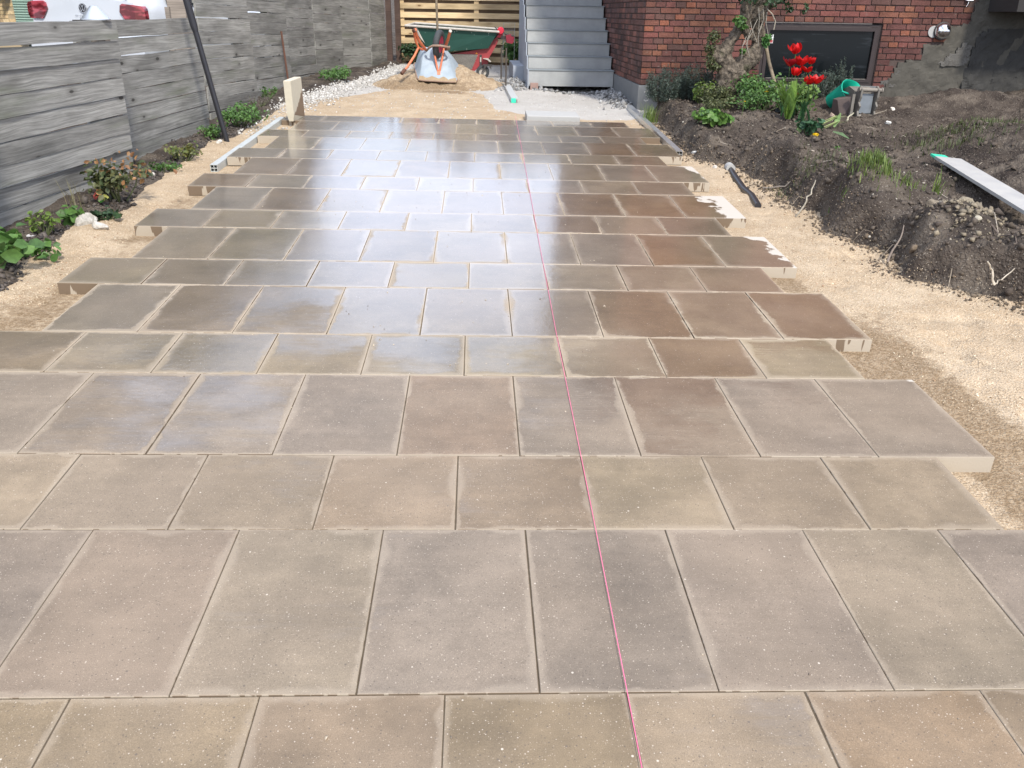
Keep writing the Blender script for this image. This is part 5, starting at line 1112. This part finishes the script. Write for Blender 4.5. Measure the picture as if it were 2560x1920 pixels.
# tray: lofted sections from the rim at the heap to the small base on top
secs = [([(-.815, 12.60, .035), (-.765, 12.54, -.002), (-.30, 12.54, -.012), (-.262, 12.60, .008)], 0), ]
b = MB()
def ring(pts, n=1): return [Vector(p) for p in pts]
rimF = ring([(-.80, 12.62, .000), (-.262, 12.62, -.012)]); 
T = {  # front sheet (faces the camera), sides
    'rim': [(-.815, 12.58, .010), (-.265, 12.58, -.008), (-.20, 13.35, .15), (-.93, 13.35, .17)],
    'low': [(-.800, 12.62, .045), (-.285, 12.62, .030), (-.24, 13.30, .19), (-.90, 13.30, .21)],
    'mid': [(-.785, 12.78, .21), (-.350, 12.78, .20), (-.33, 13.25, .30), (-.86, 13.25, .31)],
    'top': [(-.755, 12.93, .372), (-.425, 12.93, .355), (-.42, 13.2, .38), (-.80, 13.2, .40)],
    'cap': [(-.735, 12.97, .392), (-.445, 12.97, .372), (-.44, 13.15, .392), (-.78, 13.15, .412)]}
def rounded(q, c=.18):
    out = []
    for i in range(4):
        p = Vector(q[i]); a = Vector(q[i - 1]); d = Vector(q[(i + 1) % 4]); out += [p.lerp(a, c), p.lerp((a + d) / 2, c * .42), p.lerp(d, c)]
    return out
lv = [rounded(T[k]) for k in ('rim', 'low', 'mid', 'top', 'cap')]; vs = [WL(p) for r0 in lv for p in r0]; fs = []
for j in range(4):
    for k in range(12): kk = (k + 1) % 12; fs.append((j * 12 + k, j * 12 + kk, (j + 1) * 12 + kk, (j + 1) * 12 + k))
fs.append(tuple(48 + k for k in range(12))); b.add(vs, fs); b.build('tray', M_GALV, wb, smooth=True)
b = MB(); rp = [WL(p) for p in rounded(T['rim'], .12)]; b.tube(rp + [rp[0]], .011, 8); b.build('rim', M_RUSTBAR, wb, smooth=True)
# strip of caked sand on the lip
M_CAKE = simple('caked_sand', (.36, .27, .17), .95, .2, 30, bmp=.4)
b = MB(); n = 24; vs = []; fs = []
for i in range(n + 1):
    t = i / n; x = -.803 + .53 * t; hgt = .050 + .012 * math.sin(i * .9) + random.gauss(0, .004); p0 = Vector((x, 12.585, .012 - .02 * t)); vs += [WL(p0), WL(p0 + Vector((0, .018, hgt)))]
for i in range(n): fs.append((2 * i, 2 * i + 2, 2 * i + 3, 2 * i + 1))
b.add(vs, fs); b.build('caked_sand', M_CAKE, wb)
# wheel
wc = WL((-.527, 12.87, .475)); Mw = Matrix.Translation(wc) @ Matrix.Rotation(R(-14), 4, 'Z') @ Matrix.Rotation(R(6), 4, 'Y') @ Matrix.Rotation(R(90), 4, 'Y')
b = MB(); prof = [(.115, -.036), (.150, -.046), (.178, -.036), (.190, -.014), (.190, .014), (.178, .036), (.150, .046), (.115, .036)]; b.lathe(prof, Mw, 40); w_ = b.build('wheel', M_RUBBER, wb, smooth=True)
b = MB(); b.lathe([(.0, -.025), (.03, -.03), (.06, -.022), (.116, -.034), (.116, .034), (.06, .022), (.03, .03), (0, .025)], Mw, 32); b.build('rim', simple('rim_red', (.35, .03, .06), .5, .2, 20), w_, smooth=True)
b = MB(); b.tube([Mw @ Vector((0, 0, -.09)), Mw @ Vector((0, 0, .09))], .010, 8); b.build('axle', M_DARK, w_)
def tubes(name, lst, mat, r_=.0165): 
    for pts in lst: b = MB(); b.tube([WL(p) for p in pts], r_, 10); b.build(name, mat, wb, smooth=True)
tubes('frame_tube', [[(-.835, 12.55, .675), (-.845, 12.62, .66), (-.80, 12.72, .52), (-.715, 12.9, .39)], [(-.355, 12.62, .665), (-.39, 12.74, .55), (-.44, 12.88, .42)]], M_ORANGE, .021)
tubes('brace', [[(-.605, 12.80, .425), (-.575, 12.76, .30), (-.535, 12.70, .115)], [(-.452, 12.80, .425), (-.475, 12.76, .29), (-.513, 12.70, .115)]], M_ORANGE, .014)
b = MB(); b.box(-.022, .022, -.006, .006, -.035, .02); o = b.build('bracket', M_ORANGE, wb); o.location = WL((-.524, 12.683, .108)); o.rotation_euler = (R(-35), 0, 0)
tubes('leg_bar', [[(-.700, 12.82, .385), (-.655, 12.72, .435), (-.60, 12.68, .465), (-.50, 12.66, .468), (-.42, 12.68, .455), (-.375, 12.72, .445), (-.375, 12.80, .42), (-.43, 12.86, .40)]], M_RUSTBAR, .016)
tubes('side_leg', [[(-.86, 12.6, .66), (-.845, 12.7, .52), (-.81, 12.75, .43), (-.86, 12.66, .33), (-.95, 12.55, .20), (-1.01, 12.5, .125)], [(-.81, 12.75, .43), (-.77, 12.82, .40), (-.72, 12.9, .40)]], M_ORANGE, .017)
b = MB(); b.tube([WL((-.99, 12.52, .155)), WL((-1.035, 12.46, .105))], .026, 10); b.build('foot', M_RUST, wb, smooth=True)
b = MB(); b.tube([WL((-.835, 12.55, .675)), WL((-.862, 12.60, .655))], .027, 10); b.build('hand_grip', M_RUST, wb, smooth=True)
b = MB(); b.tube([WL((-.352, 12.615, .668)), WL((-.358, 12.635, .655))], .0225, 10); b.build('hand_grip', M_RIM, wb, smooth=True)
b = MB(); b.tube([(-.545, 13.25, .20), (-.56, 13.28, .62), (-.58, 13.3, 1.30)], .017, 10, ); tag(b.build('long_handle', M_STAKE, smooth=True), 'wooden tool handle standing upright behind the wheelbarrow', 'tool handle')

# ------------------------------------------------------------------ motor dumper
dp = empty('motor_dumper', (-.1, 14.45, -.14), label='red and green motor dumper behind the sand heap', cat='dumper')
def DL(x, y, z): return (x + .1, y - 14.45, z + .14)
y0, y1 = 14.22, 14.92
b = MB(); A = [(-.94, .615), (.345, .565), (.20, .325), (-.45, .262), (-.80, .345)]
fr_ = [DL(x, y0 + (.0 if z > .5 else .06), z) for x, z in A]; bk = [DL(x, y1 - (.0 if z > .5 else .06), z) for x, z in A]; n = 5
b.add(fr_ + bk, [tuple(range(n)), tuple(range(2 * n - 1, n - 1, -1))] + [(i, i + n, (i + 1) % n + n, (i + 1) % n) for i in range(1, n)])
mt, nt, bb = new_mat('splashed_green_tub'); v = coords(nt, 'Object'); vv = nd(nt, 'ShaderNodeTexVoronoi', {'Vector': nd(nt, 'ShaderNodeVectorMath', {0: v, 1: (26, 26, 16)}, operation='MULTIPLY').outputs[0], 'Scale': 1.0})
mk = mth(nt, 'MULTIPLY', mth(nt, 'GREATER_THAN', nd(nt, 'ShaderNodeSeparateXYZ', {0: vv.outputs['Color']}).outputs[0], .84), mrange(nt, vv.outputs['Distance'], .26, .12))
nt.links.new(mixc(nt, mk, mixc(nt, noise(nt, v, 9, 4), (.009, .052, .040), (.018, .085, .062)), (.30, .36, .33)), bb.inputs['Base Color']); bb.inputs['Roughness'].default_value = .6
b.build('tub', mt, dp)
b = MB()
for (xa, za, xb, zb_) in [(-1.10, .632, .36, .578)]:
    p = DL(xa, y0 - .02, za); q = DL(xb, y0 - .02, zb_); b.tube([p, q], .017, 8); b.tube([DL(xa + .1, y1, za), DL(xb, y1, zb_)], .017, 8); b.tube([p, DL(xa + .1, y1, za)], .015, 8); b.tube([q, DL(xb, y1, zb_)], .015, 8)
b.add([DL(-1.10, y0 - .01, .632), DL(-.93, y0 - .005, .625), DL(-.80, y0 + .05, .37), DL(-.86, y0 + .02, .44), DL(-.98, y0 + .02, .585)], [(0, 1, 2, 3, 4)]); b.build('tub_rim', M_RIM, dp, smooth=False)
b = MB(); b.add([DL(-.94, y0, .612), DL(-1.09, y0, .622), DL(-.97, y0 + .03, .56), DL(-.83, y0 + .05, .37), DL(-.8, y0 + .06, .345), DL(-.94, y1, .612), DL(-1.0, y1, .62), DL(-.8, y1 - .06, .345)], [(0, 1, 2, 3, 4), (1, 6, 7, 4, 3, 2), (0, 5, 6, 1)]); b.build('pour_lip', M_DARK, dp)
b = MB(); prof = [(-.50, .20), (.15, .318), (.335, .50), (.36, .44), (.29, .30), (.205, .16), (.20, .055), (.14, .04), (.05, .035), (-.02, -.03), (-.045, -.10), (-.13, -.10), (-.50, -.06)]
b.prism([(DL(x, 0, z)[0], DL(0, 0, z)[2]) for x, z in prof], 'y', DL(0, 14.34, 0)[1], DL(0, 14.80, 0)[1]); b.build('body', M_RED, dp)
b = MB(); b.add([DL(-.42, 14.335, .225), DL(.035, 14.335, .228), DL(-.015, 14.335, .10), DL(-.06, 14.335, -.0), DL(-.24, 14.335, -.0), DL(-.42, 14.335, .12)], [(0, 1, 2, 3, 4, 5)]); b.add([DL(-.42, 14.345, .225), DL(.035, 14.345, .228), DL(-.06, 14.345, .0), DL(-.24, 14.345, .0), DL(-.42, 14.345, .12)], [(4, 3, 2, 1, 0)]); b.build('grille_back', M_DARK, dp)
b = MB()
for i in range(26):
    x = -.40 + i * .017; zt = .222; zb2 = .0 if x > -.24 else .0 + (-.24 - x) / .18 * .12; zt2 = zt if x < -.0 else zt; xr_ = x
    if x > -.055: zb2 = (x + .06) / .09 * .2
    b.box(DL(x, 0, 0)[0] - .0016, DL(x, 0, 0)[0] + .0016, DL(0, 14.326, 0)[1], DL(0, 14.330, 0)[1], DL(0, 0, zb2)[2], DL(0, 0, zt2)[2])
for i in range(13):
    z = .008 + i * .017; xa = -.40 if z > .11 else -.40 + (.11 - z) / .12 * .17; xb = -.055 + z / .2 * .085
    b.box(DL(xa, 0, 0)[0], DL(xb, 0, 0)[0], DL(0, 14.3215, 0)[1], DL(0, 14.3255, 0)[1], DL(0, 0, z)[2] - .0016, DL(0, 0, z)[2] + .0016)
b.build('grille', M_RIM, dp)
b = MB(); b.box(DL(.065, 0, 0)[0], DL(.10, 0, 0)[0], DL(0, 14.325, 0)[1], DL(0, 14.3385, 0)[1], DL(0, 0, .05)[2], DL(0, 0, .225)[2]); b.build('latch_slot', M_DARK, dp)
b = MB(); b.box(DL(.072, 0, 0)[0], DL(.092, 0, 0)[0], DL(0, 14.318, 0)[1], DL(0, 14.3245, 0)[1], DL(0, 0, .115)[2], DL(0, 0, .185)[2]); b.build('latch', M_RIM, dp)
b = MB(); b.add([DL(-.005, 14.337, .232), DL(.035, 14.337, .232), DL(.015, 14.337, .262), DL(-.005, 14.3385, .232), DL(.035, 14.3385, .232), DL(.015, 14.3385, .262)], [(0, 1, 2), (5, 4, 3), (0, 3, 4, 1), (1, 4, 5, 2), (2, 5, 3, 0)]); b.build('warning_triangle', simple('orange_sign', (.75, .28, .03), .5), dp)
b = MB(); b.prism([(DL(x, 0, z)[0], DL(0, 0, z)[2]) for x, z in [(.12, .172), (.20, .175), (.25, .13), (.235, .125), (.19, .155)]], 'y', DL(0, 14.24, 0)[1], DL(0, 14.338, 0)[1]); b.build('step', M_RIM, dp)
for (wx, wy) in ((.118, 14.33), (-.62, 14.42)):
    wh = empty('wheel', DL(wx, wy, -.035), (R(90), 0, 0)); wh.parent = dp; rr = .105
    b = MB(); b.lathe([(.06, -.032), (.085, -.038), (rr - .006, -.032), (rr, -.014), (rr, .014), (rr - .006, .032), (.085, .038), (.06, .032)], None, 36); b.build('tyre', M_RUBBER, wh, smooth=True)
    b = MB(); b.lathe([(0, .03), (.02, .032), (.024, .012), (.05, .012), (.060, .026), (.060, -.026), (0, -.02)], None, 28); b.build('rim', M_RIM, wh, smooth=True)
b = MB(); b.prism([(DL(x, 0, z)[0], DL(0, 0, z)[2]) for x, z in [(.12, .088), (.27, .088), (.245, .02), (.235, .03), (.215, .066), (.175, .050), (.140, -.005), (.115, -.035), (.10, -.028), (.125, .02), (.135, .05)]], 'y', DL(0, 14.255, 0)[1], DL(0, 14.285, 0)[1]); b.build('caster_fork', M_DARK, dp)
# controls
b = MB(); b.tube([DL(.32, 14.3, .50), DL(.41, 14.3, .60), DL(.47, 14.28, .545), DL(.60, 14.25, .52)], .012, 8); b.tube([DL(.30, 14.32, .64), DL(.325, 14.31, .62), DL(.36, 14.3, .58)], .008, 8); b.build('handlebar', M_DARK, dp, smooth=True)
b = MB(); b.lathe([(0, -.03), (.045, -.028), (.055, -.01), (.055, .01), (.045, .028), (0, .03)], TR(DL(.392, 14.27, .592), (R(90), 0, 0)), 22); b.lathe([(0, -.04), (.055, -.038), (.06, .03), (0, .032)], TR(DL(.372, 14.33, .545), (R(90), 0, 0)), 20); b.build('pull_starter', simple('bright_red_paint', (.55, .02, .045), .45, .2, 12), dp, smooth=True)
b = MB(); b.prism([(DL(x, 0, z)[0], DL(0, 0, z)[2]) for x, z in [(.475, .53), (.555, .545), (.61, .50), (.60, .425), (.575, .405), (.49, .42)]], 'y', DL(0, 14.25, 0)[1], DL(0, 14.36, 0)[1]); b.build('engine_cover', simple('dark_red_paint', (.23, .014, .03), .5, .3, 12), dp)
b = MB()
for k in range(7): b.box(DL(.40 + .018 * k, 0, 0)[0], DL(.41 + .018 * k, 0, 0)[0], DL(0, 14.26, 0)[1], DL(0, 14.33, 0)[1], DL(0, 0, .46 - .005 * k)[2], DL(0, 0, .52)[2])
b.build('cylinder_fins', M_DARK, dp)
M_IRON = simple('dark_iron', (.075, .062, .05), .8, .3, 30)
# hose and rods by the stairs
b = MB(); hp = [(-.12, 14.0), (.03, 14.02), (.17, 14.04), (.25, 13.85), (.33, 13.45), (.42, 12.85), (.45, 12.7)]; b.tube([(x, y, H(x, y) + .015) for x, y in hp], .017, 8); tag(b.build('hose', M_HOSE, smooth=True), 'grey dusty hose lying on gravel between the dumper and the stairs', 'hose')
b = MB(); b.tube([(.435, 12.55, -.1), (.43, 12.55, .47)], .011, 8); tag(b.build('iron_rod', M_IRON), 'taller iron rod standing at the end of the straightedge', 'rod')
b = MB(); b.tube([(.405, 13.9, -.16), (.400, 13.9, .385)], .011, 8); tag(b.build('iron_rod', M_IRON), 'shorter iron rod standing behind the straightedge', 'rod')
# wire rack by the fence
b = MB()
for k in range(6): b.tube([(.50 + k * .035, 16.0, .30), (.50 + k * .035, 16.0, .62)], .0025, 4)
for z in (.32, .5, .62): b.tube([(.49, 16.0, z), (.69, 16.0, z)], .0025, 4)
for x in (.49, .69): b.tube([(x, 16, -.2), (x, 16, .62)], .004, 5)
tag(b.build('wire_rack', M_ALUD), 'thin wire rack standing before the yellow fence beside the stairs', 'rack')

# ------------------------------------------------------------------ street side: parked car and cream brick house
car = empty('parked_car', (-5.06, 11.95, -.06), label='white hatchback parked behind the fence, rear lights towards the camera', cat='car'); car.rotation_euler = (R(-2.3), 0, R(-15))
def carsec(y):
    # half width, shoulder height, roof half width, roof height by length
    hw = np.interp(y, [0, .12, .5, 3.4, 3.9], [.80, .86, .875, .87, .72]); sh = np.interp(y, [0, .3, 2.6, 3.9], [1.0, .99, .95, .72]); rw = np.interp(y, [.18, .6, 2.2, 2.9], [.58, .60, .60, .70])
    rh = np.interp(y, [0, .12, .42, .9, 1.9, 2.6, 3.3, 3.9], [1.02, 1.06, 1.42, 1.47, 1.45, 1.06, .96, .76]); return hw, sh, rw, rh
vs = []; fs = []; ysx = [0, .05, .12, .28, .42, .7, 1.1, 1.5, 1.9, 2.25, 2.6, 3.0, 3.4, 3.75, 3.92]
for y in ysx:
    hw, sh, rw, rh = carsec(y); rr = min(rw, hw - .06); s_ = [(hw * .93, .22), (hw, .45), (hw * 1.0, .70), (hw * .985, .88), (hw * .93, sh), (rr + .03, max(rh - .10, sh + .01)), (rr - .06, rh), (rr * .45, rh + .015)]
    if y == 0: s_ = [(a * .985, z) for a, z in s_]
    ring_ = [(a, y, z) for a, z in s_] + [(-a, y, z) for a, z in s_[::-1]]; vs += ring_
for i in range(len(ysx) - 1):
    for k in range(15): fs.append((i * 16 + k, i * 16 + k + 1, (i + 1) * 16 + k + 1, (i + 1) * 16 + k))
fs.append(tuple(range(15, -1, -1))); fs.append(tuple((len(ysx) - 1) * 16 + k for k in range(16)))
mesh_obj('body', vs, fs, M_CAR, car, smooth=True).data.set_sharp_from_angle(angle=R(35))
b = MB(); b.add([(-.60, .06, 1.04), (.60, .06, 1.04), (.53, .36, 1.36), (-.53, .36, 1.36)], [(0, 1, 2, 3)], TR((0, -.012, .012))); b.build('rear_window', M_PANE, car)
for s in (-1, 1):
    b = MB(); b.add([(s * .835, .55, 1.02), (s * .84, 2.3, 1.0), (s * .66, 1.95, 1.36), (s * .655, .75, 1.37)], [(0, 1, 2, 3)], TR((s * .006, 0, .004))); b.build('side_window', M_PANE, car)
    b = MB()
    for pr, ya, yb in (([(.53, .885), (.60, .79), (.625, .77), (.75, .77), (.75, .975), (.58, .985), (.545, .965)], -.022, -.022), ([(.75, .77), (.83, .77), (.865, .82), (.86, .93), (.83, .965), (.75, .975)], -.022, .02)):
        m_ = len(pr); yf = lambda x: -.022 + max(0, x - .75) * .4
        b.add([(s * x, yf(x), z) for x, z in pr] + [(s * x, .10, z) for x, z in pr], [tuple(range(m_)), tuple(range(2 * m_ - 1, m_ - 1, -1))] + [(i, (i + 1) % m_, (i + 1) % m_ + m_, i + m_) for i in range(m_)])
    b.build('tail_light', M_TAIL, car, smooth=False)
    for wy in (.72, 3.2): wh = empty('wheel', (s * .79, wy, .31), (0, R(90), 0)); wh.parent = car; b = MB(); b.lathe([(.19, -.09), (.30, -.095), (.315, -.06), (.315, .06), (.30, .095), (.19, .09)], None, 28); b.build('tyre', M_RUBBER, wh, smooth=True); b = MB(); b.lathe([(0, .06), (.18, .07), (.19, .085), (.19, -.085), (0, -.05)], None, 20); b.build('rim', M_ALU, wh, smooth=True)
b = MB(); b.box(-.84, .84, -.05, .05, .36, .60, ch=.02); b.build('bumper', M_CAR, car)
# round badge with the V over W and the lettering
b = MB(); b.lathe([(0, 0), (.056, 0), (.058, .004), (.050, .006), (0, .006)], TR((-.01, -.004, .915), (R(90), 0, 0)), 32); b.build('badge', M_BLACK, car, smooth=True)
b = MB(); b.lathe([(.050, .0062), (.058, .0062), (.058, .0085), (.050, .0085), (.050, .0062)], TR((-.01, -.004, .915), (R(90), 0, 0)), 36)
def strokes(b, pts, w, M):
    for a, c in zip(pts[:-1], pts[1:]):
        a = Vector((a[0], 0, a[1])); c = Vector((c[0], 0, c[1])); d = (c - a).normalized(); nn_ = Vector((-d.z, 0, d.x)) * w; q = [a + nn_, a - nn_, c - nn_, c + nn_]
        b.add([(p.x, -.002, p.z) for p in q] + [(p.x, 0, p.z) for p in q], [(0, 1, 2, 3), (0, 4, 5, 1), (1, 5, 6, 2), (2, 6, 7, 3), (3, 7, 4, 0)], M)
Mb = TR((-.01, -.0105, .915)); strokes(b, [(-.020, .046), (.0, .006), (.020, .046)], .0035, Mb); strokes(b, [(-.043, .026), (-.018, -.040), (.0, -.004), (.018, -.040), (.043, .026)], .0035, Mb); b.build('emblem', M_CHROME, car)
b = MB(); s_ = .026
L_ = {'P': [[(0, -s_), (0, s_)], [(0, s_), (.03, s_), (.03, 0), (0, 0)]], 'O': [[(0, -s_), (0, s_), (.034, s_), (.034, -s_), (0, -s_)]], 'L': [[(0, s_), (0, -s_), (.03, -s_)]]}
for i, ch in enumerate('POLO'):
    for pl in L_[ch]: strokes(b, pl, .003, TR((-.13 + i * .062, -.006, .820), sc=(1, 1, .45)))
b.build('lettering', M_CHROME, car)
# cream brick building at the far left with a green louvred shutter
nb_ = empty('cream_brick_house', (-8.56, 17.3, -.55), G, label='cream brick building at the far upper left corner behind the car', cat='house')
r = random.Random(4)
for k in range(34):
    x = -.03 if k % 2 else -.15
    while x > -2.4:
        L = .228 if k % 2 == 0 else .108
        if .5 < k * .067 < 1.75 and x - L > -1.2 or True:
            if 7 < k < 24 and x > -.9:
                b = MB(); q = r.uniform(.85, 1.08); c = [(.66, .50, .27), (.62, .46, .26), (.70, .55, .33)][r.randrange(3)]; b.box(-L, 0, -.008, .02, 0, .056, col=tuple(v * q for v in c)); b.build('brick', M_CREAM, nb_, cols=True, loc=(x + .0, 0, k * .067))
        x -= L + .011
b = MB(); b.box(-4, -.02, .0, .3, 0, 3.4); b.build('wall', simple('cream_mortar', (.42, .34, .22), .9, .15, 20), nb_)
sh = empty('louvred_shutter', HL(0, 0, 0), label='green louvred shutter between the cream brick wall and the car', cat='shutter'); sh.location = (-8.53, 17.22, -.05); sh.rotation_euler = G.to_euler()
for k in range(24):
    b = MB(); b.box(0, .62, -.012, .012, 0, .03); o = b.build('slat', simple('green_slat', (.30, .42, .36), .6) if k == 0 else bpy.data.materials['green_slat'], sh, loc=(0, 0, .12 + k * .043)); o.rotation_euler = (R(35), 0, 0)
b = MB(); b.box(-.01, .63, .03, .05, .05, 1.3); b.build('backing', simple('shutter_dark', (.05, .10, .08), .8), sh)
# belt of trees beyond the street and behind the back fence, seen only as dark reflections in the wet slabs
sets = []; r = random.Random(21)
bl = []
for k in range(24):
    y = 9 + k * .92; x = -10.5 + max(0, (y - 17)) * .28 + r.gauss(0, .4); bl.append((x, y, 4.3 + r.gauss(0, .5), 1.4, 1.4, 4.0))
for k in range(5): bl.append((-.5 + .5 * k, 27 + r.gauss(0, .5), 1.9 + r.gauss(0, .25), .7, .8, 2.2))
sets.append(blob_leaves(30000, bl, .5, (.018, .035, .012), (.04, .065, .02), 61, shell=.35))
v, f, c = merge(sets); tag(link('tree_belt', fast_mesh('tree_belt', v, f, M_LEAF, c)), 'dark trees beyond the fences mirrored in the wet slabs', kind='stuff')
